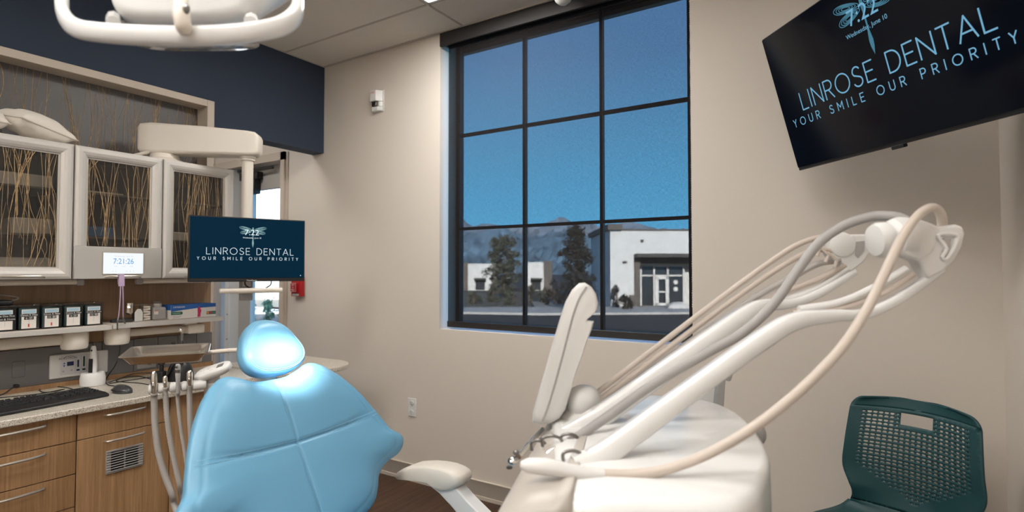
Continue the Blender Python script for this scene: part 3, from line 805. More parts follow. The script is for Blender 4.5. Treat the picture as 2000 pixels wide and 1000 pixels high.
b = MB(); reeds(b, .40, 1.79, 1.80, 2.262, -3.3435, 130, random.Random(3), .35, 1.0, (.0006, .0016)); b.build('reed_inlay', M['reed'], bp)
t = thing('backsplash_panel', 'brown oak veneer panel under the wall cabinets', 'panel', (-3.18, 1.1, .95))
MB().box(-3.3435, -3.17, .45, 1.788, .955, 1.262).build('board', M['oakd'], t, smooth=0)
t = thing('utility_panel', 'grey laminate utility strip behind the worktop', 'panel', (-3.15, 1.1, .79))
b = MB()
ys = [.45, .86, 1.245, 1.385, 1.50, 1.60, 1.70, 1.788]
for i in range(len(ys) - 1): b.box(-3.3435, -3.15, ys[i] + .001, ys[i + 1] - .001, .790, .955)
b.build('board', M['grey'], t, bevel=.001, seg=1)
MB().box(-3.3435, -3.142, .45, 1.788, .768, .790).build('oak_strip', M['oak'], t, smooth=0)
for ya, yb, za, zb2 in ((.905, .95, .835, .905), (.775, .815, .825, .90)): MB().box(-3.151, -3.147, ya, yb, za, zb2).build('blank_cover', M['grey'], t, bevel=.002)
MB().box(-3.151, -3.146, 1.40, 1.49, .80, .845).build('service_cover', M['greyl'], t, bevel=.012, seg=3)
b = MB(); b.lathe((-3.146, 1.455, .826), (1, 0, 0), [(.009, 0), (.009, .012), (.005, .014)], 12); b.build('valve_knob', M['dsteel'], t)

CX = -2.95
def cabinet(y0, y1, label, kind):
    t = thing('wall_cabinet', label, 'cabinet', (-3.15, (y0 + y1) / 2, 1.266), 'reed-front wall cabinets')
    z0, z1 = 1.266, 1.860
    b = MB(); q = .012
    b.box(-3.34, CX - .022, y0 + .001, y0 + q, z0, z1); b.box(-3.34, CX - .022, y1 - q, y1 - .001, z0, z1)
    b.box(-3.34, CX - .022, y0 + q, y1 - q, z0, z0 + q); b.box(-3.34, CX - .022, y0 + q, y1 - q, z1 - q, z1); b.box(-3.34, -3.33, y0 + q, y1 - q, z0 + q, z1 - q)
    b.build('carcass', M['alu'], t, smooth=0)
    b = MB(); b.box(-3.33, CX - .05, y0 + q, y1 - q, 1.452, 1.460); b.build('shelf', M['cabin'], t, smooth=0)
    b = MB(); b.box(-3.33, CX - .05, y0 + q, y1 - q, 1.655, 1.663); b.build('shelf', M['cabin'], t, smooth=0)
    b = MB(); b.box(-3.3295, -3.327, y0 + q, y1 - q, z0 + q, z1 - q); b.build('back_board', M['cabin'], t, smooth=0)
    # door: mitred rounded frame
    a0, a1 = y0 + .003, y1 - .003
    prof = [(0, -.020), (0, .002), (.003, .006), (.012, .0105), (.024, .011), (.036, .007), (.046, .000), (.0465, -.006), (.0525, -.006), (.0525, -.014)]
    zb = z0 if kind != 'screen' else 1.412 - .0525
    mb = MB()
    def rect(d, h): return [V((CX + h, a0 + d, zb + d)), V((CX + h, a1 - d, zb + d)), V((CX + h, a1 - d, z1 - d)), V((CX + h, a0 + d, z1 - d))]
    if kind == 'screen':
        def rect(d, h): return [V((CX + h, a0 + d, 1.413)), V((CX + h, a1 - d, 1.413)), V((CX + h, a1 - d, z1 - d)), V((CX + h, a0 + d, z1 - d))]
    for k in range(4):
        if kind == 'screen' and k == 0: continue
        k2 = (k + 1) % 4
        for i in range(len(prof) - 1):
            A = rect(*prof[i]); B = rect(*prof[i + 1])
            mb.add([A[k], A[k2], B[k2], B[k]], [(0, 1, 2, 3)])
    # merge only along each side, so the mitres stay crisp
    fz = zb + .05 if kind != 'screen' else 1.413
    d = mb.build('door', M['alu'], t, smooth=20)
    MB().box(CX - .014, CX - .010, a0 + .050, a1 - .050, fz, z1 - .050).build('reed_panel', M['resin'], d, smooth=0)
    rb = MB(); reeds(rb, a0 + .053, a1 - .053, fz + .002, z1 - .053, CX - .0085, 46, random.Random(int(y0 * 1000)), .35, 1.0, (.0005, .0014)); rb.build('reed_inlay', M['reed'], d)
    if kind == 'screen':
        pl = MB().box(CX - .02, CX + .010, a0, a1, z0, 1.413).build('control_fascia', M['plate'], t, bevel=.002, seg=1)
        f = MB(); sy0, sy1, sz0, sz1 = 1.158, 1.326, 1.289, 1.386
        f.box(CX + .009, CX + .014, sy0 - .003, sy0, sz0 - .003, sz1 + .003); f.box(CX + .009, CX + .014, sy1, sy1 + .003, sz0 - .003, sz1 + .003); f.box(CX + .009, CX + .014, sy0, sy1, sz0 - .003, sz0); f.box(CX + .009, CX + .014, sy0, sy1, sz1, sz1 + .003)
        f.build('screen_bezel', M['handle'], pl, smooth=0)
        MB().box(CX + .009, CX + .0115, sy0, sy1, sz0, sz1).build('clock_screen', M['lcd'], pl, smooth=0)
        xo = CX + .0118; ym = (sy0 + sy1) / 2; Y, Z = (0, 1, 0), (0, 0, 1)
        text_mb('7:21:26', .036, (xo, ym, 1.346), Y, Z, sx=.82).build('clock_digits', M['lcdblue'], pl, smooth=0)
        b = text_mb('Wednesday, June 10', .0095, (xo, ym, 1.370), Y, Z)
        for q2, s in ((-.033, '1:00'), (0, '3:00'), (.033, '6:00')): text_mb(s, .008, (xo, ym + q2, 1.323), Y, Z, mb=b)
        for q2 in (-.046, -.033, .010, .027, .041): b.box(xo - .0003, xo, ym + q2, ym + q2 + .004, 1.299, 1.302)
        b.build('small_print', M['lcdgrey'], pl, smooth=0)
        b = text_mb('a·dec', .011, (CX + .0105, ym + .0, 1.397), Y, Z); b.build('maker_mark', M['greym'], pl, smooth=0)
        hz, hy = 1.277, ym + .000
        hp = pl
    else:
        hz = 1.279; hy = (y0 + y1) / 2 + (.0 if kind == 'l' else .0); hp = d
    hl = .075 if kind != 'l' else .085
    pts = [V((CX + .008, hy - hl, hz - .004)), V((CX + .022, hy - hl * .8, hz)), V((CX + .028, hy, hz)), V((CX + .022, hy + hl * .8, hz)), V((CX + .008, hy + hl, hz - .004))]
    P = crom(pts, 6); MB().tube(P, [.004 + .001 * math.sin(PI * i / (len(P) - 1)) for i in range(len(P))], 8).build('handle', M['handle'], hp)
    return t
cabinet(.676, 1.045, 'wall cabinet at the left edge with reed door, pillows on top', 'l')
cabinet(1.045, 1.414, 'wall cabinet with reed door and lit clock screen', 'screen')
cabinet(1.414, 1.783, 'wall cabinet with reed door partly behind the hanging monitor', 'r')
# things kept inside the cabinets
def stored(name, label, x0, x1, y0, y1, z0, z1, m, bv=.008):
    tag(MB().box(x0, x1, y0, y1, z0, z1).build(name, m, bevel=bv, seg=3), label, 'box', 'things stored in the wall cabinets')
stored('storage_box', 'long white box on the top shelf of the left wall cabinet', -3.25, -3.03, .70, 1.00, 1.663, 1.72, M['white'])
stored('storage_box', 'white and blue carton on the middle shelf of the left wall cabinet', -3.2, -3.03, .86, 1.00, 1.46, 1.53, M['white'])
stored('folded_towel', 'rounded white bundle at the bottom of the left wall cabinet', -3.25, -3.03, .76, 1.02, 1.278, 1.36, M['white'], .03)
stored('storage_box', 'bright blue box behind the reeds of the clock cabinet', -3.22, -3.03, 1.09, 1.24, 1.46, 1.51, mat('blue_box', (.05, .22, .5), .5))
stored('storage_tray', 'tan tray high in the clock cabinet', -3.25, -3.04, 1.08, 1.28, 1.663, 1.676, M['handle'], .003)
stored('storage_box', 'long white box on the middle shelf of the right wall cabinet', -3.25, -3.02, 1.45, 1.74, 1.46, 1.505, M['white'])
tag(MB().lathe((-3.05, 1.475, 1.278), (0, 0, 1), [(.03, 0), (.034, .02), (.034, .1), (.02, .13), (.008, .14)], 20).build('white_bottle', M['white']), 'white bottle low in the right wall cabinet', 'bottle', 'things stored in the wall cabinets')

def pillow(c, w_, h_, th, rot, label):
    t = thing('pillow', label, 'pillow', c, 'ivory pillows on the wall cabinets')
    t.location = (0, 0, 0); OFF[t] = V((0, 0, 0))
    mb = MB(); n = 28; rnd = random.Random(int(abs(c[1]) * 1000))
    ph = [rnd.uniform(0, 6) for _ in range(4)]
    def surf(sgn):
        def fn(i, j):
            a, bb = i * 2 - 1, j * 2 - 1
            e = max(0, (1 - a * a) * (1 - bb * bb))
            k = 1 - .10 * (1 - (a * bb) ** 2) * (abs(a) ** 3 + abs(bb) ** 3) * .7
            z = sgn * th * e ** .42
            z += .006 * e ** .3 * math.sin(9 * a + 3 * bb + ph[0]) * (abs(bb) ** 2) + .005 * math.sin(13 * bb - 4 * a + ph[1]) * (abs(a) ** 2) * (e ** .3)
            return V((a * w_ * k, bb * h_ * k, z))
        return fn
    mb.grid(surf(1), n, n); mb.grid(surf(-1), n, n)
    mb.build('cushion', M['pillow'], t, fix=True, smooth=80)
    pts = []
    for q in range(4):
        for k in range(12):
            s = -1 + 2 * k / 12
            a, bb = [(s, -1), (1, s), (-s, 1), (-1, -s)][q]
            kk = 1 - .10 * (1 - (a * bb) ** 2) * (abs(a) ** 3 + abs(bb) ** 3) * .7
            pts.append(V((a * w_ * kk, bb * h_ * kk, 0)))
    pts.append(pts[0])
    MB().tube(pts, .003, 6, caps=False).build('piping', mat('linen_piping', (.6, .54, .47), .9), t)
    t.location = c; t.rotation_euler = rot
pillow((-3.13, .957, 1.947), .120, .115, .060, (math.radians(-12), math.radians(12), math.radians(12)), 'ivory pillow tilted on the wall cabinet, nearest the clock cabinet')
pillow((-3.15, .745, 1.953), .120, .115, .060, (math.radians(-4), math.radians(13), math.radians(-6)), 'ivory pillow on the wall cabinet cut by the left edge')

for k, (ya, yb, s) in enumerate(((.70, 1.115, 'tubular light under the left wall cabinet'), (1.33, 1.70, 'tubular light under the right wall cabinet'))):
    t = thing('under_cabinet_light', s, 'light', (-3.03, (ya + yb) / 2, 1.25), 'lights under the wall cabinets')
    MB().tube([(-3.02, ya + .03, 1.252), (-3.02, yb - .03, 1.252)], .0125, 14).build('tube', M['cream'], t)
    for y in (ya, yb - .03): MB().box(-3.035, -3.003, y, y + .03, 1.236, 1.266).build('end_cap', M['greyl'], t, bevel=.008, seg=3)

# ------------------------------------------------------------------ shelves on folding arms
def shelf(y0, y1, label, can_y, tube, rr, block, zz):
    t = thing('instrument_shelf', label, 'shelf', (-3.05, (y0 + y1) / 2, zz), 'shelves on folding arms')
    MB().box(-3.165, -2.955, y0, y1, zz - .016, zz).build('shelf_top', M['trim'], t, bevel=.003)
    MB().box(-2.955, -2.945, y0, y1, zz - .022, zz + .001).build('front_edge', M['alu'], t, bevel=.002)
    MB().lathe((-3.02, can_y, zz - .016), (0, 0, -1), [(.052, 0), (.052, .05), (.050, .075), (.046, .084), (.03, .087)], 32).build('pivot', M['cream'], t)
    MB().tube([(-3.03, tube[0], zz - .055), (-3.03, tube[1], zz - .055)], rr, 18).build('arm', M['cream'], t)
    if block:
        MB().box(-3.06, -2.985, tube[1] - .03, tube[1] + .055, zz - .082, zz - .034).build('elbow', M['cream'], t, bevel=.008, seg=3)
        MB().box(-3.05, -2.995, tube[1] - .045, tube[1] + .02, zz - .034, zz - .016).build('bracket', M['cream'], t, bevel=.004)
shelf(.45, 1.203, 'left shelf carrying the row of clear instrument boxes', 1.085, (.45, 1.085), .024, False, 1.052)
shelf(1.207, 1.735, 'right shelf carrying the glove box and pump bottle', 1.255, (1.255, 1.60), .0175, True, 1.055)

# ------------------------------------------------------------------ on the shelves
def inst_box(k, l1, l2, label, tab):
    y0 = .878 + .0785 * k; z0 = 1.053; x1 = -2.995; w_ = .0715
    t = thing('instrument_box', label, 'box', (x1 - .06, y0 + w_ / 2, z0), 'clear boxes of root canal files')
    th = .0025; h = .105
    b = MB(); b.box(x1 - .12, x1, y0, y0 + w_, z0, z0 + th); b.box(x1 - .12, x1, y0, y0 + th, z0 + th, z0 + h - .01); b.box(x1 - .12, x1, y0 + w_ - th, y0 + w_, z0 + th, z0 + h - .01); b.box(x1 - .12, x1 - .118, y0 + th, y0 + w_ - th, z0 + th, z0 + h - .01)
    b.box(x1 - .002, x1, y0 + th, y0 + w_ - th, z0 + th, z0 + h - .01)
    b.build('case', M['acrylic'], t, smooth=0)
    MB().box(x1 - .122, x1 + .001, y0 - .001, y0 + w_ + .001, z0 + h - .010, z0 + h).build('lid', M['acrylic'], t, bevel=.002)
    MB().box(x1 - .11, x1 - .012, y0 + .006, y0 + w_ - .006, z0 + .004, z0 + .088).build('packets', M['teal'], t, bevel=.003)
    xf = x1 + .0006
    MB().box(xf - .0005, xf, y0 + .010, y0 + w_ - .012, z0 + .006, z0 + .086).build('card', M['card'], t, smooth=0)
    MB().box(xf, xf + .0002, y0 + .013, y0 + w_ - .015, z0 + .070, z0 + .083).build('card_header', M['paleb'], t, smooth=0)
    b = MB(); yc = y0 + w_ / 2 - .001
    if k == -1: b.box(xf, xf + .0006, y0 + .001, y0 + w_ - .004, z0 + .042, z0 + .069)
    else:
        b.box(xf, xf + .0006, y0 + .008, y0 + w_ - .006, z0 + .056, z0 + .068); b.box(xf, xf + .0007, yc - .016, yc + .016, z0 + .043, z0 + .055)
    b.build('label_strip', M['ink'], t, smooth=0)
    b = text_mb(l1, .0105, (xf + .0009, yc, z0 + .062), (0, 1, 0), (0, 0, 1)); text_mb(l2, .0115 if k > -1 else .0105, (xf + .0009, yc, z0 + .0488), (0, 1, 0), (0, 0, 1), mb=b)
    b.build('lettering', M['inkw'], t, smooth=0)
    b = MB(); b.box(xf, xf + .0003, yc - .0005, yc + .0005, z0 + .02, z0 + .042); b.build('file_drawing', M['greym'], t, smooth=0)
    if tab: MB().box(xf, xf + .0005, yc - .003, yc + .002, z0 + .012, z0 + .025).build('file_grip', M['inkr'], t, smooth=0)
for k, l1, l2, s, tab in ((-1, 'Edge One Fire', '25mm & 31mm', 'clear instrument box at the left edge with a two-line black label', False),
                          (0, '25mm K Files', '6–20', 'clear instrument box labelled 25mm K Files 6-20', True), (1, '25mm K Files', '25–80', 'clear instrument box labelled 25mm K Files 25-80', True),
                          (2, '31mm K Files', '6–20', 'clear instrument box labelled 31mm K Files 6-20', False), (3, '31mm K Files', '25–80', 'clear instrument box labelled 31mm K Files 25-80, right end of the row', False)):
    inst_box(k, l1, l2, s, tab)
t = thing('black_case', 'low black case lying on the instrument boxes at the left edge', 'case', (-3.05, .80, 1.158))
MB().box(-3.11, -3.01, .70, .868, 1.1585, 1.180).build('shell', M['black'], t, bevel=.009, seg=3)
tag(MB().tube(crom([(-3.15, .70, 1.206), (-3.13, .80, 1.204), (-3.08, .885, 1.193), (-3.06, .893, 1.182), (-3.08, .875, 1.1755), (-3.09, .862, 1.1745)], 6), .0022, 8).build('wire_loop', M['greyl']), 'thin grey wire looping over the black case', 'wire')

t = thing('bib_clip', 'lilac bib clip strap hanging from the clock cabinet handle', 'strap', (-2.92, 1.225, 1.27))
b = MB(); b.prism([(-2.916, 1.214, 1.284), (-2.916, 1.236, 1.284), (-2.914, 1.237, 1.231), (-2.914, 1.211, 1.231)], (.004, 0, 0)); b.prism([(-2.938, 1.216, 1.284), (-2.938, 1.237, 1.284), (-2.93, 1.238, 1.238), (-2.93, 1.216, 1.238)], (.004, 0, 0)); b.box(-2.938, -2.912, 1.214, 1.2365, 1.284, 1.287)
b.build('loop_tab', M['lilac'], t, bevel=.0015)
b = MB(); b.tube(crom([(-2.912, 1.220, 1.235), (-2.91, 1.2185, 1.18), (-2.915, 1.2165, 1.10), (-2.925, 1.216, 1.074)], 5), .0024, 6); b.tube(crom([(-2.912, 1.229, 1.235), (-2.912, 1.232, 1.17), (-2.925, 1.238, 1.11), (-2.935, 1.243, 1.086)], 5), .0024, 6)
b.build('cord', M['lilac'], t)
b = MB(); b.box(-2.929, -2.922, 1.2135, 1.2185, 1.03, 1.075); b.obox((-2.937, 1.247, 1.072), (.003, 0, 0), (0, .003, 0), (0, .006, -.018)); b.build('alligator_clip', M['dsteel'], t, bevel=.001)
tag(MB().lathe((-3.05, 1.285, 1.0555), (0, 0, 1), [(.046, 0), (.047, .006), (.045, .013), (.035, .015), (.006, .0155)], 32).build('black_disc', mat('charcoal_rubber', (.04, .042, .042), .5)), 'flat charcoal disc lying on the shelf under the lilac strap', 'disc')

t = thing('cotton_dispenser', 'small clear dispenser stacked with white rolls and a steel canister', 'dispenser', (-3.06, 1.37, 1.0555))
MB().lathe((-3.035, 1.311, 1.092), (0, 0, 1), [(.006, -.004), (.013, .002), (.0165, .008), (.0165, .028), (.0172, .029), (.0172, .031), (.0165, .032), (.0165, .053), (.014, .055)], 20).build('canister', M['steel'], t)
b = MB(); b.tube([(-3.045, 1.325, 1.125), (-3.075, 1.345, 1.125), (-3.075, 1.345, 1.0555)], .004, 8); b.build('stem', M['dsteel'], t)
b = MB(); b.prism([(-3.02, 1.330, 1.0555), (-3.02, 1.366, 1.0555), (-3.02, 1.366, 1.098), (-3.02, 1.356, 1.115), (-3.02, 1.341, 1.115), (-3.02, 1.330, 1.098)], (-.004, 0, 0)); b.build('front_plate', M['greyl'] if 0 else M['white'], t, bevel=.001)
b = MB(); b.box(-3.07, -3.025, 1.368, 1.3695, 1.0555, 1.133); b.box(-3.07, -3.025, 1.4095, 1.411, 1.0555, 1.133); b.box(-3.075, -3.02, 1.335, 1.413, 1.133, 1.1365); b.build('clear_box', M['clearp'], t, smooth=0)
for j in range(6):
    z = 1.0555 + .0005 + j * .0122
    tag(MB().obox((-3.047, 1.3895, z + .0056), (.018, 0, 0), (0, .0165, .0012 * ((-1) ** j)), (0, 0, .0050)).build('cotton_roll', M['pillow'], bevel=.003, seg=2),
        'white cotton roll in the clear dispenser, %s' % ('lowest of the stack', 'second from the bottom', 'third from the bottom', 'fourth from the bottom', 'second from the top', 'topmost of the stack')[j], 'cotton roll', 'cotton rolls in the dispenser')
t = thing('pump_bottle', 'frosted square bottle with grey pump collar beside the glove box', 'bottle', (-3.05, 1.442, 1.0555))
b = MB(); b.box(-3.075, -3.015, 1.414, 1.474, 1.0555, 1.119); b.build('body', M['frost'], t, bevel=.008, seg=3)
MB().lathe((-3.045, 1.444, 1.119), (0, 0, 1), [(.018, 0), (.019, .002), (.019, .016), (.017, .017)], 20).build('collar', M['greym'], t)
MB().lathe((-3.045, 1.444, 1.136), (0, 0, 1), [(.017, 0), (.0185, .008), (.021, .009), (.021, .0115)], 20).build('cap', M['clearp'], t)
b = MB(); b.tube([(-3.045, 1.444, 1.118), (-3.045, 1.444, 1.085)], .006, 8); b.tube(crom([(-3.045, 1.444, 1.085), (-3.043, 1.452, 1.07), (-3.04, 1.466, 1.058)], 4), .002, 6); b.build('pump_tube', M['white'], t)
b = MB(); b.box(-3.0148, -3.0143, 1.415, 1.434, 1.084, 1.103); b.build('paper_label', M['card'], t, smooth=0)
b = MB(); b.box(-3.0142, -3.014, 1.4155, 1.4335, 1.0995, 1.1025); text_mb('2%', .006, (-3.0141, 1.420, 1.092), (0, 1, 0), (0, 0, 1), mb=b); b.build('label_print', M['inkr'], t, smooth=0)

t = thing('glove_box', 'blue and white glove carton with a pink glove picture at the shelf end', 'box', (-3.05, 1.60, 1.0555))
gy0, gy1, gz0, gz1, gx = 1.484, 1.716, 1.0558, 1.127, -2.992
b = MB(); b.box(gx - .118, gx, gy0, gy1, gz0, gz1); b.build('carton', M['card'], t, bevel=.001, seg=1)
xf = gx + .0004
b = MB(); b.poly([(xf, gy0, gz1), (xf, gy0, gz1 - .034), (xf, gy0 + .06, gz1 - .027), (xf, gy0 + .13, gz1 - .021), (xf, gy1, gz1 - .018), (xf, gy1, gz1)][::1])
b.box(gx - .1184, gx - .001, gy0 - .0005, gy0, gz1 - .026, gz1); b.box(gx - .118, gx, gy0, gy1, gz1, gz1 + .0004); b.build('blue_print', M['inkb'], t, smooth=0)
b = MB(); b.box(xf, xf + .0003, gy0, gy0 + .050, gz0 + .021, gz0 + .037); b.lathe((xf, gy0 + .05, gz0 + .029), (1, 0, 0), [(.008, 0), (.008, .0003)], 16); b.build('green_print', M['inkg'], t, smooth=0); b = MB()
b.box(xf, xf + .0003, gy1 - .050, gy1, gz0 + .014, gz0 + .030); b.build('green_print', M['inkg'], t, smooth=0)
b = text_mb('CRITERION', .0115, (xf + .0006, gy0 + .039, gz1 - .012), (0, 1, 0), (0, 0, 1)); text_mb('CHLOROPRENE', .0058, (xf + .0006, gy0 + .026, gz0 + .029), (0, 1, 0), (0, 0, 1), mb=b); text_mb('200 GLOVES', .004, (xf + .0006, gy1 - .012, gz0 + .022), (0, 1, 0), (0, 0, 1), mb=b); b.build('white_lettering', M['inkw'], t, smooth=0)
b = text_mb('EXAM GLOVES', .006, (xf + .0003, gy0 + .03, gz0 + .0135), (0, 1, 0), (0, 0, 1)); text_mb('POWDER-FREE', .005, (xf + .0003, gy0 + .027, gz0 + .0065), (0, 1, 0), (0, 0, 1), mb=b); b.build('blue_lettering', M['inkb'], t, smooth=0)
b = MB(); gc = gy0 + .143
b.poly([(xf + .0003, gc + a, gz0 + c) for a, c in ((-.010, .004), (.006, .004), (.007, .02), (.011, .036), (.010, .044), (.006, .042), (.006, .052), (.002, .054), (.001, .060), (-.003, .060), (-.004, .052), (-.009, .050), (-.010, .040), (-.008, .02))]); b.build('glove_picture', M['inkp'], t, smooth=0)
b = MB()
b.lathe((xf + .0003, gy1 - .043, gz0 + .022), (1, 0, 0), [(.0065, 0), (.0065, .0003)], 16); b.build('orange_badge', M['inko'], t, smooth=0)
b = MB(); b.lathe((xf + .0003, gy1 - .028, gz0 + .022), (1, 0, 0), [(.0065, 0), (.0065, .0003)], 16); b.build('red_badge', M['inkp'], t, smooth=0)

# ------------------------------------------------------------------ worktop and base cabinets
t = thing('worktop', 'cream speckled worktop over the oak drawers', 'worktop', (-2.87, 1.2, .768))
MB().box(-3.15, -2.60, .56, 1.80, .742, .768).build('slab', M['counter'], t, bevel=.004)
def oak_front(y0, y1, z0, z1, parent, name, hy=None, hlen=.07):
    d = MB().box(-2.645, -2.625, y0 + .002, y1 - .002, z0 + .0015, z1 - .0015).build(name, M['oak'], parent, bevel=.001, seg=1)
    if hy is not None:
        z = z1 - .022
        P = crom([V((-2.626, hy - hlen, z - .004)), V((-2.606, hy - hlen * .82, z - .003)), V((-2.598, hy, z - .001)), V((-2.606, hy + hlen * .82, z + .0)), V((-2.626, hy + hlen, z + .001))], 6)
        MB().tube(P, [.0035 + .0018 * math.sin(PI * i / (len(P) - 1)) for i in range(len(P))], 8).build('handle', M['handle'], d)
    return d
def base_cab(y0, y1, label):
    t = thing('base_cabinet', label, 'cabinet', (-2.88, (y0 + y1) / 2, 0), 'oak base cabinets')
    b = MB(); b.box(-3.14, -2.647, y0 + .001, y1 - .001, .09, .741); b.box(-3.14, -2.70, y0 + .001, y1 - .001, 0, .09)
    b.build('carcass', mat('dark_carcass', (.05, .035, .025), .7) if 'dark_carcass' not in bpy.data.materials else bpy.data.materials['dark_carcass'], t, smooth=0)
    return t
t = base_cab(.56, .957, 'oak base cabinet with a stack of drawers at the left edge')
for z0, z1 in ((.635, .741), (.508, .635), (.381, .508), (.095, .381)): oak_front(.56, .957, z0, z1, t, 'drawer', .772, .085)
t = base_cab(.957, 1.305, 'oak base cabinet with one drawer above a vented door')
oak_front(.957, 1.305, .635, .741, t, 'drawer', 1.125, .075)
d = oak_front(.957, 1.305, .095, .635, t, 'door', 1.125, .075)
b = MB(); vy0, vy1, vz0, vz1 = 1.058, 1.194, .474, .567
b.box(-2.626, -2.619, vy0, vy0 + .017, vz0, vz1); b.box(-2.626, -2.619, vy1 - .017, vy1, vz0, vz1); b.box(-2.626, -2.619, vy0 + .017, vy1 - .017, vz0, vz0 + .008); b.box(-2.626, -2.619, vy0 + .017, vy1 - .017, vz1 - .008, vz1); b.box(-2.626, -2.6195, 1.1235, 1.1285, vz0, vz1)
for k in range(9):
    z = vz0 + .0055 + k * .0102
    b.obox((-2.620, 1.126, z + .003), (.0045, 0, .001), (0, .068, 0), (-.0003, 0, .0017))
vt = b.build('vent_grille', M['greyl'], d, bevel=.0006, seg=1)
MB().box(-2.6265, -2.6235, vy0 + .01, vy1 - .01, vz0 + .004, vz1 - .004).build('vent_opening', M['ink'], vt, smooth=0)
t = base_cab(1.305, 1.75, 'oak end panel of the base units beside the chair')
oak_front(1.305, 1.75, .095, .741, t, 'end_panel')

t = thing('side_table', 'rounded cream speckled side table behind the headrest', 'table', (-2.76, 2.06, 0))
pts = [V((-3.1, 1.812, .745)), V((-2.52, 1.812, .745))]
out = []
for cx_, cy_, a0, a1, rr in ((-2.60, 1.9, -90, 0, .085), (-2.66, 2.12, 0, 90, .17), (-2.95, 2.12, 90, 180, .17), (-3.03, 1.9, 180, 270, .085)):
    for k in range(13):
        a = math.radians(a0 + (a1 - a0) * k / 12); out.append(V((cx_ + rr * math.cos(a) * 1.05, cy_ + rr * math.sin(a), .745)))
MB().prism(out, (0, 0, .026)).build('top', M['counter'], t, bevel=.004)
MB().lathe((-2.80, 2.0, 0), (0, 0, 1), [(.2, 0), (.2, .015), (.05, .03), (.035, .06), (.035, .745)], 28).build('pedestal', M['cream'], t)

# ------------------------------------------------------------------ on the worktop
t = thing('gas_control_panel', 'white gas control panel with blue displays on the grey strip', 'control panel', (-3.14, 1.15, .86))
b = MB(); b.box(-3.1499, -3.139, 1.035, 1.268, .808, .917); b.build('housing', M['white'], t, bevel=.010, seg=3)
b = MB(); b.box(-3.1385, -3.137, 1.076, 1.228, .820, .909); b.build('face_plate', mat('pale_face', (.62, .62, .64), .4), t, smooth=0)
xf = -3.1366
b = text_mb('ACCUTRON', .0125, (xf, 1.103, .897), (0, 1, 0), (0, 0, 1)); strokes(b, [[(-.018, -.001), (-.008, .008), (.01, .010), (.022, .006)]], V((xf, 1.104, .897)), V((0, 1, 0)), V((0, 0, 1)), .0016, .0002); b.build('lettering', M['ink'], t, smooth=0)
b = MB(); b.box(xf - .001, xf, 1.100, 1.126, .861, .880); b.box(xf - .001, xf, 1.140, 1.147, .851, .884); b.box(xf - .001, xf, 1.137, 1.150, .833, .841); b.build('blue_display', M['disp'], t, smooth=0)
b = MB(); b.box(xf - .001, xf, 1.163, 1.170, .851, .898); b.box(xf - .001, xf, 1.160, 1.173, .833, .841); b.build('green_display', M['dispg'], t, smooth=0)
b = MB()
for y, z, s in ((1.089, .875, 1), (1.089, .862, -1)): b.poly([(xf, y - .005, z - .004 * s), (xf, y + .005, z - .004 * s), (xf, y, z + .005 * s)][::s])
b.build('arrow_button', M['inkb'], t, smooth=0)
b = MB()
for y, z, s in ((1.213, .880, 1), (1.213, .866, -1)): b.poly([(xf, y - .005, z - .004 * s), (xf, y + .005, z - .004 * s), (xf, y, z + .005 * s)][::s])
for y, z in ((1.086, .838), (1.118, .840)): b.box(xf - .001, xf, y - .004, y + .004, z - .004, z + .004)
b.build('grey_button', M['greym'], t, smooth=0)
MB().box(xf - .001, xf + .001, 1.207, 1.216, .845, .855).build('red_button', M['red'], t)
b = MB()
for y in (1.132, 1.155, 1.178, 1.2): b.box(xf - .0008, xf - .0002, y - .0005, y + .0005, .823, .906)
for z in (.862, .846): b.box(xf - .0008, xf - .0002, 1.2, 1.226, z - .0004, z + .0004)
b.build('face_lines', M['greyl'], t, smooth=0)

cb = pz(181, 752, .769)
t = thing('curing_light', 'white cordless handpiece standing upright in a round white charger', 'dental tool', (cb.x, cb.y, .768))
MB().lathe((cb.x, cb.y, .7682), (0, 0, 1), [(.046, 0), (.049, .003), (.050, .03), (.047, .053), (.043, .060), (.030, .062), (.022, .060)], 36).build('charger', M['white'], t)
B0 = V((cb.x, cb.y, .826)); tx = (RT * 1.0).normalized(); ty = -FW
b = MB(); b.tube([B0, B0 + V((0, 0, .03)), B0 + V((0, 0, .08)), B0 + V((0, 0, .118)), B0 + V((0, 0, .126))], [.0155, .0165, .0145, .0105, .007], 16); b.build('wand', M['white'], t)
b = MB(); q = B0 + ty * .0155 + V((0, 0, .035)); b.obox(q, tx * .009, ty * .002, V((0, 0, .032)) - ty * .001); b.build('display', M['black'], t, bevel=.001)
b = MB(); b.ell(B0 + ty * .0115 + V((0, 0, .105)), tx * .0045, ty * .002, (0, 0, .0045), 10, 6); b.build('button', M['ink'], t)
b = MB(); b.obox(B0 + V((0, 0, .134)), tx * .008, ty * .006, (0, 0, .008)); b.build('tip', M['dsteel'], t, bevel=.002)

# keyboard: built around its own origin, then turned into place
t = thing('keyboard', 'black wired keyboard along the front of the worktop', 'keyboard', (0, 0, 0))
b = MB(); b.prism([(-.085, -.225, 0), (.085, -.225, 0), (.085, -.225, .012), (.06, -.225, .018), (-.085, -.225, .026)], (0, .45, 0)); b.build('base', M['black'], t, bevel=.004)
def key(y, x, wy, wx=.0135):
    z = .018 + (.06 - x) * .055
    P0 = V((x, y, z))
    lo = [P0 + V((sx_ * wx / 2, sy_ * wy / 2, -.002)) for sx_, sy_ in ((-1, -1), (1, -1), (1, 1), (-1, 1))]
    hi = [P0 + V((sx_ * wx / 2 * .8, sy_ * (wy / 2 - .0022), .0075)) for sx_, sy_ in ((-1, -1), (1, -1), (1, 1), (-1, 1))]
    MB().loft([lo, hi]).build('key', M['key'], t, bevel=.0008, seg=1)
rows = [-.068, -.042, -.024, -.006, .012, .030]
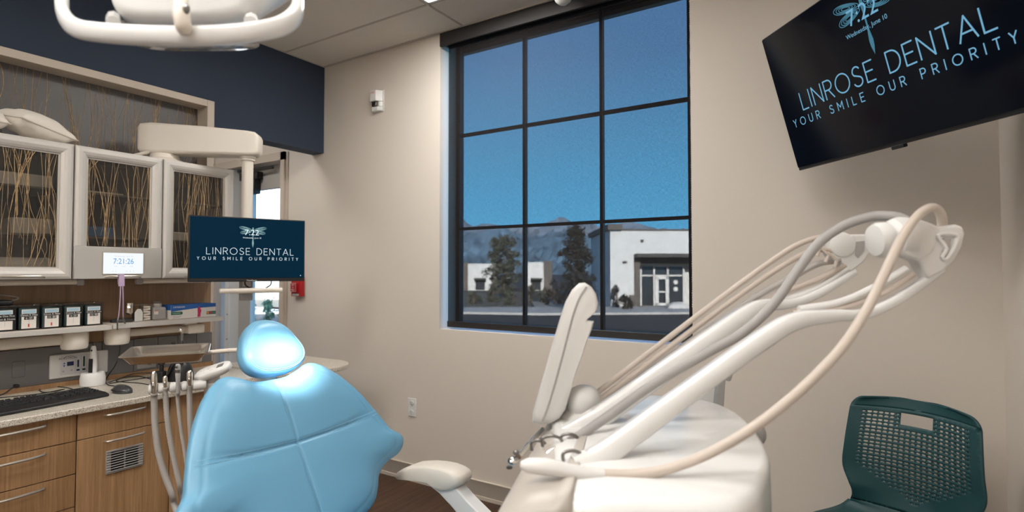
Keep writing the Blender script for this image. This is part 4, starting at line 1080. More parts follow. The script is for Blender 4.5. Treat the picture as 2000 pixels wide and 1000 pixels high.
for r, x in enumerate(rows):
    if r == 0:
        for k in range(12): key(-.205 + k * .0195 + (k // 4) * .008, x, .0165)
    elif r == 5:
        for y, wy in ((-.203, .024), (-.178, .02), (-.155, .02), (-.088, .105), (-.022, .02), (.0, .02), (.024, .022), (.046, .02)): key(y, x, wy)
    else:
        n = 13; off = (0, .0, .004, .006, .010)[r]
        for k in range(n): key(-.205 + off + k * .0188, x, .0165)
        key(.045, x, .024)
for r in (1, 2):
    for k in range(3): key(.076 + k * .0188, rows[r], .0165)
key(.0948, rows[4], .0165)
for k in range(3): key(.076 + k * .0188, rows[5], .0165)
for r in range(1, 6):
    for k in range(4): key(.146 + k * .0188, rows[r], .0165)
b = MB(); 
for k in range(3): b.box(-.07, -.066, .16 + k * .015, .165 + k * .015, .0255, .0262)
b.build('indicator', M['greyl'], t)
fr1 = pz(214, 771, .775)
kd = math.radians(7)
t.rotation_euler = (0, 0, kd)
kc = V((fr1.x, fr1.y, 0)) - V((math.cos(kd) * .085 - math.sin(kd) * .225, math.sin(kd) * .085 + math.cos(kd) * .225, 0))
t.location = (kc.x, kc.y, .7685)

mc = pz(239, 766, .770)
t = thing('mouse', 'black and grey computer mouse beside the keyboard', 'mouse', (0, 0, 0))
def mfn(i, j):
    a = 2 * PI * i; h = j
    r = (1 - h ** 3) ** .5 if h < 1 else 0
    return V((math.cos(a) * .052 * (r * .98 + .0), math.sin(a) * .031 * r * (1 - .12 * math.cos(a) ** 2), .034 * h * (1 - .18 * (math.cos(a)) * r)))
b = MB(); b.grid(mfn, 28, 12, True); b.add([mfn(i / 28, 0) for i in range(28)], [tuple(range(27, -1, -1))]); b.build('body', mat('graphite_plastic', (.045, .047, .05), .3), t, fix=True, smooth=60)
b = MB(); b.ell((-.005, 0, .012), (.0525, 0, 0), (0, .0318, 0), (0, 0, .008), 28, 8); b.build('side_band', M['black'], t)
b = MB(); b.lathe((.024, -.002, .027), (0, 1, 0), [(.006, 0), (.006, .004)], 12); b.build('scroll_wheel', M['dsteel'], t)
t.location = (mc.x, mc.y, .7685); t.rotation_euler = (0, 0, math.radians(12))

def cable(label, pts, r=.0022, m='black'):
    tag(MB().tube(crom(pts, 8), r, 7).build('cable', M[m]), label, 'cable')
wz = .7708
def wp(u, v, z=wz): return pz(u, v, z)
cable('black cable dropping from the right shelf pivot to the mouse', [px_(234, 672, -3.03), px_(233, 690, -3.03), px_(226, 712, -3.02), wp(213, 731, .80), wp(206, 744), wp(212, 752), wp(224, 754), wp(232, 757)], .0026)
cable('black cable coiled on the worktop under the steel tray', [wp(212, 747), wp(240, 738), wp(270, 735), wp(300, 742), wp(318, 748), wp(300, 752), wp(270, 748), wp(240, 746), wp(228, 743, .78), wp(262, 730, .79), wp(300, 728, .785), wp(330, 726)], .0022)
cable('black cable running from the coil to the black stand', [wp(214, 749), wp(250, 743), wp(285, 738), wp(320, 730, .785), px_(345, 712, -2.95), px_(352, 700, -2.9)], .0022)
cable('black cable tangled behind the keyboard', [wp(150, 763), wp(130, 757), wp(100, 755), wp(78, 760), wp(84, 766, .79), wp(110, 764), wp(125, 760, .785), wp(90, 767, .79), wp(60, 771, .79), wp(30, 774), wp(0, 777)], .0022)
t = thing('wall_plug', 'black plug and lead in the grey strip at the left edge', 'plug', px_(30, 753, -3.15))
pp = px_(30, 753, -3.149)
MB().obox(pp + V((.012, 0, 0)), (.013, 0, 0), (0, .008, 0), (0, 0, .006)).build('plug_body', M['black'], t, bevel=.003)
MB().tube(crom([pp + V((.022, 0, 0)), px_(24, 758, -3.11), px_(10, 768, -3.09), px_(-6, 774, -3.08)], 5), .003, 7).build('lead', M['black'], t)

sb = pz(352, 742, .77)
t = thing('black_stand', 'black dome stand with a printed strap behind the steel tray', 'stand', (sb.x, sb.y, .768))
def dome(i, j):
    a = 2 * PI * i; th = PI / 2 * j
    return V((sb.x, sb.y, .7685)) + RT * (.062 * math.cos(a) * math.cos(th) ** .7) + FW * (.05 * math.sin(a) * math.cos(th) ** .7) + V((0, 0, .10 * math.sin(th)))
b = MB(); b.grid(dome, 28, 10, True); b.add([dome(i / 28, 0) for i in range(28)], [tuple(range(27, -1, -1))]); b.build('dome', M['black'], t, fix=True, smooth=60)
b = MB(); b.obox(V((sb.x, sb.y, .87)) - RT * .035, RT * .009, FW * .004, (0, 0, .085)); b.build('strap', M['black'], t, bevel=.002)
b = text_mb('SPECO', .015, V((sb.x, sb.y, .88)) - RT * .0345 - FW * .0045, V((0, 0, 1)), -RT); b.lathe(V((sb.x, sb.y, .925)) - RT * .035 - FW * .0045, -FW, [(.005, 0), (.005, .0005)], 12); b.build('strap_print', M['inkw'], t, smooth=0)
cc = pz(312, 746, .77)
t = thing('clip_holder', 'small black clamp with a knob on the worktop beside the dome stand', 'clamp', (cc.x, cc.y, .768))
b = MB(); b.obox(V((cc.x, cc.y, .795)), RT * .022, FW * .018, (0, 0, .0265)); b.obox(V((cc.x, cc.y, .835)) + RT * .008, RT * .008, FW * .008, (0, 0, .018)); b.build('body', M['black'], t, bevel=.004)
b = MB(); b.lathe(V((cc.x, cc.y, .85)) + RT * .008, (0, 0, 1), [(.007, 0), (.015, .004), (.015, .012), (.01, .014)], 14); b.build('knob', M['black'], t)
b = MB(); b.tube([V((cc.x, cc.y, .79)) + RT * .03, V((cc.x, cc.y, .862)) + RT * .065], .004, 7); b.build('rod', M['black'], t)
# ================================================================== hanging monitor
def dragonfly(mbw, mbl, o, xd, yd, s, lift):
    """four ribbed wings and a tapered body, s = wing span"""
    nd = xd.cross(yd)
    def ring(cx_, cy_, rx, ry, ang, wd, q0=0):
        c, si = math.cos(ang), math.sin(ang)
        pts = []
        for k in range(25):
            a = 2 * PI * k / 24
            x, y = rx * math.cos(a), ry * math.sin(a) * (1 + .25 * math.cos(a))
            pts.append(((cx_ + x * c - y * si) * s, (cy_ + x * si + y * c) * s))
        strokes(mbw, [pts], o, xd, yd, wd * s, lift)
    for sg in (1, -1):
        for k in range(4):
            f = 1 - .22 * k
            ring(sg * (.27 + .0 * k), .055, sg * .225 * f, .058 * f, sg * .20, .012)
            ring(sg * (.25), -.085, sg * .205 * f, .062 * f, -sg * .16, .012)
    body = [(-.022, .09), (0, .12), (.022, .09), (.03, .02), (.014, -.10), (.014, -.34), (.036, -.50), (.03, -.58), (0, -.70), (-.03, -.58), (-.036, -.50), (-.014, -.34), (-.014, -.10), (-.03, .02)]
    mbl.poly([o + xd * (a * s) + yd * (c * s) + nd * lift for a, c in body][::-1])

c0 = [at(368, 420, 2.68), at(596, 430, 2.995), at(595, 548, 2.995), at(368, 552, 2.68)]
MX = (c0[1] + c0[2] - c0[0] - c0[3]); MX.z = 0; MX.normalize()
MZ = V((0, 0, 1)); MN = MX.cross(MZ) * 1.0           # toward the room
if MN.dot(FW) > 0: MN = -MN
mc_ = (c0[0] + c0[1] + c0[2] + c0[3]) / 4
mw = ((c0[1] - c0[0]).length + (c0[2] - c0[3]).length) / 4
mh = ((c0[0] - c0[3]).length + (c0[1] - c0[2]).length) / 4
t = thing('monitor', 'hanging black monitor with the practice name on a dark blue screen', 'monitor', mc_)
b = MB(); b.obox(mc_ - MN * .012, MX * mw, MN * .011, MZ * mh); b.obox(mc_ - MN * .03, MX * mw * .62, MN * .018, MZ * mh * .6); b.build('casing', M['black'], t, bevel=.003)
sc_ = MB().obox(mc_ + MN * .0, MX * (mw - .006), MN * .0015, MZ * (mh - .0125)); sc_.v = [p + MZ * .0065 for p in sc_.v]
scr = sc_.build('screen', M['screen'], t, smooth=0)
o0 = mc_ + MN * .0018 + MZ * .0065
sw, sh = (mw - .006), (mh - .0125)
b = MB(); stroke_text(b, 'LINROSE DENTAL', o0 + MX * (-sw * .735) + MZ * (-sh * .215), MX, MZ, sh * .215, sw * 1.535, .0023, .0006)
stroke_text(b, 'YOUR SMILE OUR PRIORITY', o0 + MX * (-sw * .885) + MZ * (-sh * .40), MX, MZ, sh * .095, sw * 1.77, .0017, .0006)
b.build('lettering', M['glyph'], scr, smooth=0)
wb, lb = MB(), MB(); dragonfly(wb, lb, o0 + MX * sw * .05 + MZ * sh * .62, MX, MZ, sw * .48, .0004)
wb.build('dragonfly_wings', M['wing'], scr, smooth=0); lb.build('dragonfly_body', M['wing'], scr, smooth=0)
b = text_mb('7:22', sh * .27, o0 + MX * sw * .03 + MZ * sh * .53, MX, MZ, lift=.0009); text_mb('Wednesday, June 10', sh * .07, o0 + MX * sw * .035 + MZ * sh * .355, MX, MZ, lift=.0009, mb=b); b.build('clock', M['glyph'], scr, smooth=0)
text_mb('ViewSonic', .0115, mc_ - MZ * (mh - .006) + MX * sw * .04 - MN * .0005, MX, MZ, lift=.0005).build('maker_mark', M['inkw'], t, smooth=0)
b = MB(); b.obox(mc_ - MZ * (mh - .03) + MX * (sw * .94), MX * .002, MN * .0022, MZ * .002); b.build('status_icon', M['glyph'], scr, smooth=0)
b = MB(); cb_ = mc_ - MZ * mh - MN * .045
for sg in (-1, 1): b.tube(crom([cb_ + MX * (.05 + .06 * sg) + MZ * .03, cb_ + MX * (.05 + .062 * sg) - MZ * .015, cb_ + MX * (.05 + .035 * sg) - MZ * .036], 5), .0035, 7)
b.build('cable_loop', M['black'], t)

t = thing('swing_arm', 'cream swing arm and drop post carrying the hanging monitor', 'monitor arm', (-3.08, 1.47, 1.86))
pa, pb = at(322, 300, 2.93), at(484, 300, 2.99)
zb_ = 1.912
A, B = V((pa.x, pa.y, 0)), V((pb.x, pb.y, 0)); dx_ = (B - A).normalized(); sd = V((0, 0, 1)).cross(dx_)
MB().lathe((A.x, A.y, 1.861), (0, 0, 1), [(.085, 0), (.085, .018), (.07, .026), (.066, .048), (.05, .052)], 36).build('base', M['cream'], t)
def bl(p, h0, h1, wd): return [p + sd * sx_ * wd + V((0, 0, zz_)) for sx_, zz_ in ((-1, h0), (1, h0), (1, h1), (-1, h1))]
L_ = (B - A).length
loops = []
for q, h0, h1, wd in ((-.115, 1.945, 2.03, .035), (-.112, 1.925, 2.05, .045), (-.10, 1.914, 2.062, .055), (-.05, 1.910, 2.068, .058), (L_ * .5, 1.910, 2.058, .056), (L_ + .01, 1.910, 2.043, .054), (L_ + .045, 1.914, 2.038, .050), (L_ + .060, 1.925, 2.025, .043), (L_ + .066, 1.945, 2.005, .035)):
    loops.append(bl(A + dx_ * q, h0, h1, wd))
MB().loft(loops).build('beam', M['cream'], t, bevel=.014, seg=4, smooth=60)
MB().tube([V((A.x - .10, A.y - .16, 1.872)), V((A.x - .01, A.y - .07, 1.915))], .009, 10).build('cable_sleeve', M['cream'], t)
MB().lathe((B.x, B.y, 1.912), (0, 0, -1), [(.040, 0), (.040, .010), (.036, .013), (.036, .022), (.029, .025)], 32).build('collar', M['cream'], t)
MB().tube([V((B.x, B.y, 1.89)), V((B.x, B.y, 1.22))], .0285, 28).build('post', M['cream'], t)
vm = V((B.x, B.y, mc_.z)); mb_ = mc_ - MN * .045
MB().obox((vm + mb_) / 2, (mb_ - vm) * .5, MX * .04, MZ * .04).build('bracket', M['black'], t, bevel=.003)
h0, h1 = at(428, 569, 2.78), at(552, 566, 2.94); hz_ = (h0.z + h1.z) / 2
MB().tube([V((h0.x, h0.y, hz_)), V((h0.x, h0.y, hz_)) * .985 + V((h1.x, h1.y, hz_)) * .015, V((h1.x, h1.y, hz_)) * .985 + V((h0.x, h0.y, hz_)) * .015, V((h1.x, h1.y, hz_))], [.009, .0135, .0135, .009], 16).build('handle_bar', M['cream'], t)
MB().obox(V((B.x, B.y, 1.20)), MX * .03, MN * .02, MZ * .055).build('tilt_block', M['greyl'], t, bevel=.004)
MB().tube([V((B.x, B.y, hz_)), (V((h0.x, h0.y, hz_)) + V((h1.x, h1.y, hz_))) / 2], .010, 10).build('handle_stem', M['cream'], t)

# ================================================================== wall television
TW = .91
k_ = TW / 1.0
TLp = V((-.3501, 2.4807, .9545)) * k_ + V((0, 0, 1.3))
yw, ti, ro = -.88297, .29520, .01439
tr_ = V((math.cos(yw), math.sin(yw), 0)); tn = V((math.sin(yw), -math.cos(yw), 0))
td = V((0, 0, -1)) * math.cos(ti) - tn * math.sin(ti)
tr2 = tr_ * math.cos(ro) + td * math.sin(ro); td2 = td * math.cos(ro) - tr_ * math.sin(ro)
TX, TY = tr2, -td2
TN = TX.cross(TY)
TH = TW * .5625
tcen = TLp + TX * TW / 2 - TY * TH / 2
t = thing('television', 'large black television tilted down from the right corner, practice name on screen', 'television', tcen)
b = MB(); b.obox(tcen - TN * .014, TX * TW / 2, TN * .012, TY * TH / 2); b.obox(tcen - TN * .03 - TY * TH * .1, TX * TW * .3, TN * .014, TY * TH * .28); b.build('casing', M['black'], t, bevel=.003)
scr = MB().obox(tcen + TY * .004, TX * (TW / 2 - .005), TN * .0022, TY * (TH / 2 - .009)).build('screen', M['tvscreen'], t, smooth=0)
def tp(X, Y): return TLp + TX * X * TW - TY * Y * TW + TN * .0026
b = MB(); stroke_text(b, 'LINROSE DENTAL', tp(.132, .335), TX, TY, .066 * TW, .768 * TW, .0046, .0006)
stroke_text(b, 'YOUR SMILE OUR PRIORITY', tp(.057, .388), TX, TY, .029 * TW, .882 * TW, .0032, .0006)
b.build('lettering', M['glyphtv'], scr, smooth=0)
wb, lb = MB(), MB(); dragonfly(wb, lb, tp(.522, .092), TX, TY, .24 * TW, .0004)
wb.build('dragonfly_wings', M['wingtv'], scr, smooth=0); lb.build('dragonfly_body', M['wingtv'], scr, smooth=0)
b = text_mb('7:22', .075 * TW, tp(.515, .118), TX, TY, lift=.0009); text_mb('Wednesday, June 10', .021 * TW, tp(.515, .168), TX, TY, lift=.0009, mb=b); b.build('clock', M['glyphtv'], scr, smooth=0)
b = MB(); b.obox(tcen - TY * (TH / 2 + .004) - TN * .010, TX * .022, TN * .008, TY * .006); b.build('sensor_foot', M['black'], t, bevel=.002)
b = MB(); bk = tcen - TN * .044
b.obox(bk, TX * .15, TN * .006, TY * .15); b.tube([bk, V((.30, 2.33, tcen.z + .12)), V((.34, 2.55, tcen.z + .22)), V((.34, 2.64, tcen.z + .22))], .018, 10); b.obox((.32, 2.632, tcen.z + .24), (.07, 0, 0), (0, .008, 0), (0, 0, .09))
b.build('wall_mount', M['black'], t)

# ================================================================== dental chair
YC = 1.085
OB = V((-1.437, YC, .795)); CT = V((-.48484, 0, .87460)); CN = V((.87460, 0, .48484)); CS = V((0, 1, 0))
def cp(s, t_, n, O=OB): return O + CS * s + CT * t_ + CN * n
chair = thing('dental_chair', 'sky blue stitched dental chair with headrest and cream armrest', 'dental chair', (-.95, YC, 0))
half = [(0, .212), (.05, .214), (.085, .225), (.115, .238), (.15, .243), (.19, .222), (.235, .175), (.283, .10), (.322, .01), (.345, -.05), (.374, -.083), (.374, -.110), (.345, -.138), (.292, -.152), (.254, -.178), (.234, -.215), (.205, -.252), (.145, -.278), (.07, -.292), (0, -.298)]
ctl = half + [(-a, c) for a, c in half[-2:0:-1]]
outl = [(p.x, p.y) for p in crom([V((a, c, 0)) for a, c in ctl], 6, True)]
def wing(s): return .052 * (abs(s) / .36) ** 2
def seam_t(s): return .018 * (s / .33) ** 2
def pad(mb, outl, c, nf, nb, rings, O):
    n = len(outl); ks = [1 - (1 - i / rings) ** 1.0 for i in range(1, rings + 1)]
    vs = [cp(c[0], c[1], nf(c[0], c[1], 0), O)]
    for k in ks:
        for a, d in outl:
            s_, t_ = c[0] + (a - c[0]) * k, c[1] + (d - c[1]) * k
            vs.append(cp(s_, t_, nf(s_, t_, k), O))
    fs = [(0, 1 + (i + 1) % n, 1 + i) for i in range(n)]
    for r in range(rings - 1):
        for i in range(n):
            i2 = (i + 1) % n
            fs.append((1 + r * n + i, 1 + r * n + i2, 1 + (r + 1) * n + i2, 1 + (r + 1) * n + i))
    last = 1 + (rings - 1) * n
    for k, off in nb:
        base_ = len(vs)
        for a, d in outl:
            s_, t_ = c[0] + (a - c[0]) * k, c[1] + (d - c[1]) * k
            vs.append(cp(s_, t_, nf(s_, t_, 1.0) - off, O))
        for i in range(n):
            i2 = (i + 1) % n
            fs.append((last + i, last + i2, base_ + i2, base_ + i))
        last = base_
    vs.append(cp(c[0], c[1], nf(c[0], c[1], 1) - nb[-1][1], O))
    for i in range(n): fs.append((last + i, last + (i + 1) % n, len(vs) - 1))
    mb.add(vs, fs)
gs = lambda x, w_: math.exp(-(x / w_) ** 2)
def nf_back(s, t_, k):
    n = wing(s) - .034 * k ** 9 - .006 * k ** 3
    fade = 1 - k ** 14
    n -= .006 * gs(s, .006) * fade + .007 * gs(t_ - seam_t(s), .006) * fade
    n -= .004 * (gs(s, .04) + gs(t_ - seam_t(s), .045)) * fade
    n += .004 * gs(s + .19, .10) * gs(t_ - .12, .07) + .004 * gs(s - .19, .10) * gs(t_ - .12, .07)
    n -= .0022 * gs(k - .90, .018)
    n += .0012 * math.sin(70 * s + 40 * t_) * gs(s - .05, .05) * gs(t_ - .14, .05) + .0014 * math.sin(90 * t_ + 25 * s) * gs(s + .24, .05) * gs(t_ - .13, .05)
    n += .0010 * math.sin(110 * s) * gs(t_ - .20, .03)
    return n
b = MB(); pad(b, outl, (0, -.02), nf_back, [(1.006, .008), (1.004, .022), (.985, .034), (.93, .040)], 70, OB)
bk_ = b.build('backrest', M['leather'], chair, fix=True, smooth=70)
b = MB(); pad(b, outl, (0, -.06), lambda s, t_, k: wing(s) - .070, [(.93, .004), (.90, .03), (.8, .055), (.4, .06)], 6, OB)
b.v = [p for p in b.v]
sh_ = MB(); outs = [(a * .9, (d + .02) * .9 - .02) for a, d in outl]
pad(sh_, outs, (0, -.02), lambda s, t_, k: wing(s) - .076, [(1.0, .02), (.96, .04), (.8, .055), (.4, .06)], 5, OB)
sh_.build('back_shell', M['cream'], chair, fix=True)
st = MB()
def dash(mb, f, qs, L=.0016, w_=.0007):
    for q in qs:
        p = f(q); d = (f(q + 1e-3) - p).normalized(); s_ = d.cross(CN).normalized()
        mb.obox(p + CN * .0004, d * L, s_ * w_, CN * .0006)
for off in (-.006, .006):
    dash(st, lambda q: cp(off, q, nf_back(off, q, .5)), [-.27 + .0052 * i for i in range(90)])
    dash(st, lambda q: cp(q, seam_t(q) + off, nf_back(q, seam_t(q) + off, min(1, abs(q) / .335) if abs(q) > .2 else .3)), [-.312 + .0052 * i for i in range(121)])
st.build('stitching', M['stitch'], bk_, smooth=0)
# headrest
OH = py_(530, 690, YC) + CS * .022 + CT * .012
hh = [(0, .115), (.038, .107), (.070, .080), (.094, .038), (.107, -.004), (.102, -.036), (.079, -.058), (.043, -.070), (0, -.073)]
ctl = hh + [(-a, c) for a, c in hh[-2:0:-1]]
outh = [(p.x, p.y) for p in crom([V((a, c, 0)) for a, c in ctl], 6, True)]
def nf_head(s, t_, k):
    return .012 * (s / .11) ** 2 - .020 * k ** 8 - .006 * k ** 2 + .004 * gs(t_ + .02, .05) + .010 * gs(t_ - .075, .03) * (1 - k ** 6) - .0012 * gs(k - .90, .02)
hd = MB(); pad(hd, outh, (0, .015), nf_head, [(1.006, .008), (1.004, .026), (.97, .040), (.88, .046)], 30, OH)
head = hd.build('headrest', M['leather'], chair, fix=True, smooth=70)
st = MB(); nO = len(outh)
for kk in (.885, .925):
    for i in range(nO * 2):
        a, d = outh[i // 2]; a2, d2 = outh[(i // 2 + 1) % nO]
        q = (i % 2) * .5; aa, dd = a + (a2 - a) * q, d + (d2 - d) * q
        s_, t_ = aa * kk, .015 + (dd - .015) * kk
        p = cp(s_, t_, nf_head(s_, t_, kk), OH); dr = (CS * (a2 - a) + CT * (d2 - d)).normalized()
        st.obox(p + CN * .0004, dr * .0016, dr.cross(CN) * .0007, CN * .0006)
st.build('stitching', M['stitch'], head, smooth=0)
MB().tube([cp(0, .0, -.055, OH), cp(0, .0, -.085, OH), cp(0, .02, -.10)], [.03, .03, .03], 14).build('headrest_mount', M['cream'], chair)
# seat, base and far armrest
def seatfn(sgn):
    def fn(i, j):
        x = -1.27 + 1.35 * i; yy = (j * 2 - 1)
        wd = .25 + .03 * math.sin(PI * min(1, i * 1.4)) - .07 * max(0, i - .7) / .3
        e = (1 - abs(yy) ** 6) ** .5 * (1 - abs(2 * i - 1) ** 14) ** .5
        zc = .475 + .05 * gs(i - .45, .16) - .10 * max(0, i - .5) / .5
        return V((x, YC + wd * yy, zc + (.055 * e if sgn > 0 else -.05 * e)))
    return fn
b = MB(); b.grid(seatfn(1), 50, 24); b.grid(seatfn(-1), 50, 24); b.build('seat', M['leather'], chair, fix=True, smooth=70)
b = MB(); b.loft([[V((x, YC + y, z)) for x, y in ((-1.25, -.16), (-.55, -.16), (-.55, .16), (-1.25, .16))] for z in (0, .05)]); b.build('floor_plate', M['cream'], chair, bevel=.02, seg=3)
b = MB(); b.loft([[V((x0_ , YC + y * wd, z)) for x0_, y in ((-1.15 + q, -1), (-.7 + q, -1), (-.7 + q, 1), (-1.15 + q, 1))] for z, wd, q in ((.05, .12, 0), (.25, .10, .02), (.425, .12, .0))]); b.build('pedestal', M['cream'], chair, bevel=.02, seg=3)
MB().tube([V((-1.2, YC, .42)), cp(0, -.28, -.12), cp(0, -.1, -.115)], [.05, .05, .045], 12).build('back_support', M['cream'], chair)
AY = 1.46
def apx(u, v): return py_(u, v, AY)
padp = [(775, 929), (778, 922), (790, 914), (808, 908), (832, 907), (853, 909), (874, 913), (889, 919), (900, 926), (905, 935), (904, 942), (898, 949), (888, 955), (872, 957), (862, 955), (850, 946), (840, 939), (815, 936), (779, 933)]
pl_ = [apx(u, v) for u, v in padp]
b = MB(); cc_ = sum(pl_, V((0, 0, 0))) / len(pl_)
loops = []
for y_, k in ((-.045, .82), (-.040, .93), (-.026, 1.0), (.026, 1.0), (.040, .93), (.045, .82)): loops.append([V((cc_.x + (p.x - cc_.x) * k, AY + .02 + y_, cc_.z + (p.z - cc_.z) * k)) for p in pl_])
b.loft(loops); b.build('armrest_pad', M['cream'], chair, fix=True, smooth=60)
stp = [(806, 936), (838, 943), (862, 962), (888, 990), (915, 1025), (945, 1075), (985, 1110), (1030, 1090), (985, 1045), (950, 1010), (915, 975), (895, 952), (870, 950), (840, 938)]
b = MB(); b.prism([apx(u, v) + CS * -.012 for u, v in stp], (0, .05, 0)); b.build('armrest_support', M['white'], chair, bevel=.006, seg=3)
b = MB(); b.prism([V((-1.02, AY - .012, .48)), V((-.80, AY - .012, .40)), V((-.80, AY - .012, .33)), V((-1.02, AY - .012, .36))], (0, .05, 0)); b.box(-1.0, -.82, YC + .1, AY + .03, .34, .40); b.build('armrest_base', M['white'], chair, bevel=.006)

# ================================================================== assistant's arm, tray and handpieces
t = thing('assistant_arm', 'cream holder bar with keypad between the worktop and the chair', 'instrument arm', (at(412, 790, 2.02).x, at(412, 790, 2.02).y, .70))
e0, e1 = at(289, 759, 1.93), at(404, 752, 2.02); e1.z = e0.z = (e0.z + e1.z) / 2; bd = (e1 - e0).normalized(); BL = (e1 - e0).length
segs = [(.0, .07), (.155, .27), (.345, .475), (.55, .66), (.74, 1.0)]
for i, (q0, q1) in enumerate(segs):
    p0 = e0 + bd * (BL * q0); Ls = BL * (q1 - q0)
    MB().lathe(p0, bd, [(.012, 0), (.0165, .003), (.018, .007), (.018, Ls - .007), (.0165, Ls - .003), (.012, Ls)], 24).build('holder_segment', M['white'], t)
MB().tube([e0 + bd * .01, e1], .010, 12).build('core_rod', M['greym'], t)
pc = V((at(414, 760, 2.05).x, at(414, 760, 2.05).y, 0))
MB().lathe((pc.x, pc.y, .935), (0, 0, -1), [(.022, 0), (.026, .004), (.026, .04), (.0255, .041), (.026, .042), (.026, .08), (.0255, .081), (.026, .082), (.026, .115)], 28).build('column', M['white'], t)
MB().tube(crom([V((pc.x, pc.y, .83)), V((pc.x, pc.y, .60)), V((pc.x + .05, pc.y + .03, .40)), V((-1.35, 1.03, .30)), V((-1.0, 1.06, .28))], 8), .024, 14).build('lower_arm', M['white'], t)
kx = (RT * .064 + V((0, 0, .021))); kz_ = (V((0, 0, .85)) - RT * .28 - FW * .42).normalized(); ky = kz_.cross(kx.normalized())
kc_ = at(416, 724, 2.03)
b = MB(); rim = []
for k in range(24):
    a = 2 * PI * k / 24; ca, sa = math.cos(a), math.sin(a)
    rim.append((math.copysign(abs(ca) ** .6, ca), math.copysign(abs(sa) ** .7, sa)))
b.loft([[kc_ + kx * (c_ * f) + ky * (s_ * .033 * f) + kz_ * h for c_, s_ in rim] for f, h in ((.82, -.016), (.96, -.012), (1.0, -.002), (.97, .006), (.90, .009))]); kp = b.build('keypad', M['white'], t, smooth=50)
MB().obox(kc_ + kx * .45 + kz_ * .0092 + ky * .004, kx.normalized() * .012, ky * .010, kz_ * .0006).build('display', M['grey'], kp, smooth=0)
for i in range(5):
    MB().obox(kc_ + kx * (-.62 + .2 * i) + kz_ * .0092 + ky * (.006 * (-1) ** i), kx.normalized() * .004, ky * .004, kz_ * .0007).build('keypad_button', M['cream'], kp, smooth=0)
ta = at(404, 689, 2.16)
MB().tube(crom([ta, at(440, 685, 2.16), at(475, 684, 2.17), at(505, 690, 2.18), V((at(515, 720, 2.18).x, at(515, 720, 2.18).y, .88)), V((at(515, 720, 2.18).x, at(515, 720, 2.18).y, .45)), V((-1.4, 1.10, .33)), V((-1.1, 1.08, .31))], 8), .0085, 12).build('tray_support', M['cream'], t)

t = thing('instrument_tray', 'shallow stainless steel tray held out over the worktop', 'tray', (-2.2, 1.15, .975))
N0 = V((-2.208, .923, 0)); E1 = V((.517, .856, 0)); E2 = V((-.859, .512, 0)); l1, l2 = .272, .325
def rloop(ins, z, r):
    out = []; r = max(r, .004)
    for cx_, cy_, a0 in ((l1 - ins - r, ins + r, -90), (l1 - ins - r, l2 - ins - r, 0), (ins + r, l2 - ins - r, 90), (ins + r, ins + r, 180)):
        for k in range(7):
            a = math.radians(a0 + 90 * k / 6); out.append(N0 + E1 * (cx_ + r * math.cos(a)) + E2 * (cy_ + r * math.sin(a)) + V((0, 0, z)))
    return out
MB().loft([rloop(.032, .966, .016), rloop(.028, .9665, .018), rloop(.004, .994, .03), rloop(-.004, .9955, .034), rloop(-.0055, .9975, .034), rloop(-.004, .9990, .034), rloop(.003, .9985, .03), rloop(.027, .9715, .018), rloop(.032, .9695, .016)]).build('pan', M['steelt'], t, smooth=50)
MB().obox((ta + N0 + E1 * (l1 * .75) + E2 * .1 + V((0, 0, .967))) / 2 * 1 if False else N0 + E1 * (l1 * .7) + E2 * .12 + V((0, 0, .959)), E1 * .06, E2 * .02, (0, 0, .0065)).build('tray_clip', M['cream'], t, bevel=.002)

HS = [(300, 725, 768, .0105, 'steel', 'greym', 'silver suction handpiece, leftmost on the holder bar', [(301, 780), (303, 830), (309, 880), (321, 925), (336, 965), (350, 1010)], .0105),
      (322, 734, 756, .0078, 'steel', 'greym', 'small silver suction tip, second on the holder bar', [(323, 770), (328, 830), (338, 890), (349, 940), (364, 1010)], .0085),
      (347, 711, 768, .0085, 'greyl', 'greym', 'grey air-water syringe, tallest on the holder bar', [(347, 780), (352, 830), (360, 880), (366, 920), (374, 970), (384, 1020)], .0058),
      (370, 723, 752, .0105, 'steel', 'greym', 'silver valve handpiece nearest the keypad', [(370, 770), (371, 820), (374, 870), (380, 930), (392, 1000)], .0090)]
for u, v0, v1, r, m1, m2, lab, hs, hr in HS:
    dd = 1.915 + (u - 288) * .0008
    p0, p1 = at(u, v0, dd), at(u + 1, v1, dd)
    t = thing('suction_handpiece' if 'syringe' not in lab else 'air_water_syringe', lab, 'dental tool', p1, 'handpieces on the assistant holder bar')
    d = p1 - p0
    if 'syringe' in lab:
        MB().tube([p0 + d * q for q in (0, .05, .16, .3, .32, .6, 1)], [r * .6, r, r * 1.02, r * .85, r * .98, r * .8, r * .8], 14).build('body', M['greyl'], t)
        b = MB(); b.lathe(p0 + d * .08 - FW * r * .8, -FW, [(r * .6, 0), (r * .6, .003), (r * .3, .004)], 12); b.build('nozzle', M['dsteel'], t)
        b = MB(); b.tube([p0 + d * .19, p0 + d * .28], r * 1.1, 14); b.build('collar', M['dsteel'], t)
    else:
        MB().tube([p0 + d * q for q in (0, .04, .14, .45, .8, 1)], [r * .35, r * .62, r * .9, r, r * .85, r * .8], 16).build('body', M[m1], t)
        b = MB(); b.ell(p0 + d * .62 - FW * r * .75 + RT * .002, RT * r * .55, FW * r * .4, d * .16, 12, 8); b.build('lever', M['chrome'], t)
    q0 = p1
    P = crom([q0] + [at(a, c, dd + .01 - .0001 * k) for k, (a, c) in enumerate(hs)] + [V((-1.6 + .02 * (u % 7), .96, .16)), V((-1.25, 1.0, .06))], 7)
    if u == 322:
        P2 = crom(P, 3); rr = [hr * (1 + .07 * (1 if i % 2 else -1)) for i in range(len(P2))]
        MB().tube(P2, rr, 10).build('hose', M['greym'], t)
    else: MB().tube(P, hr, 12).build('hose', M['greym'], t)
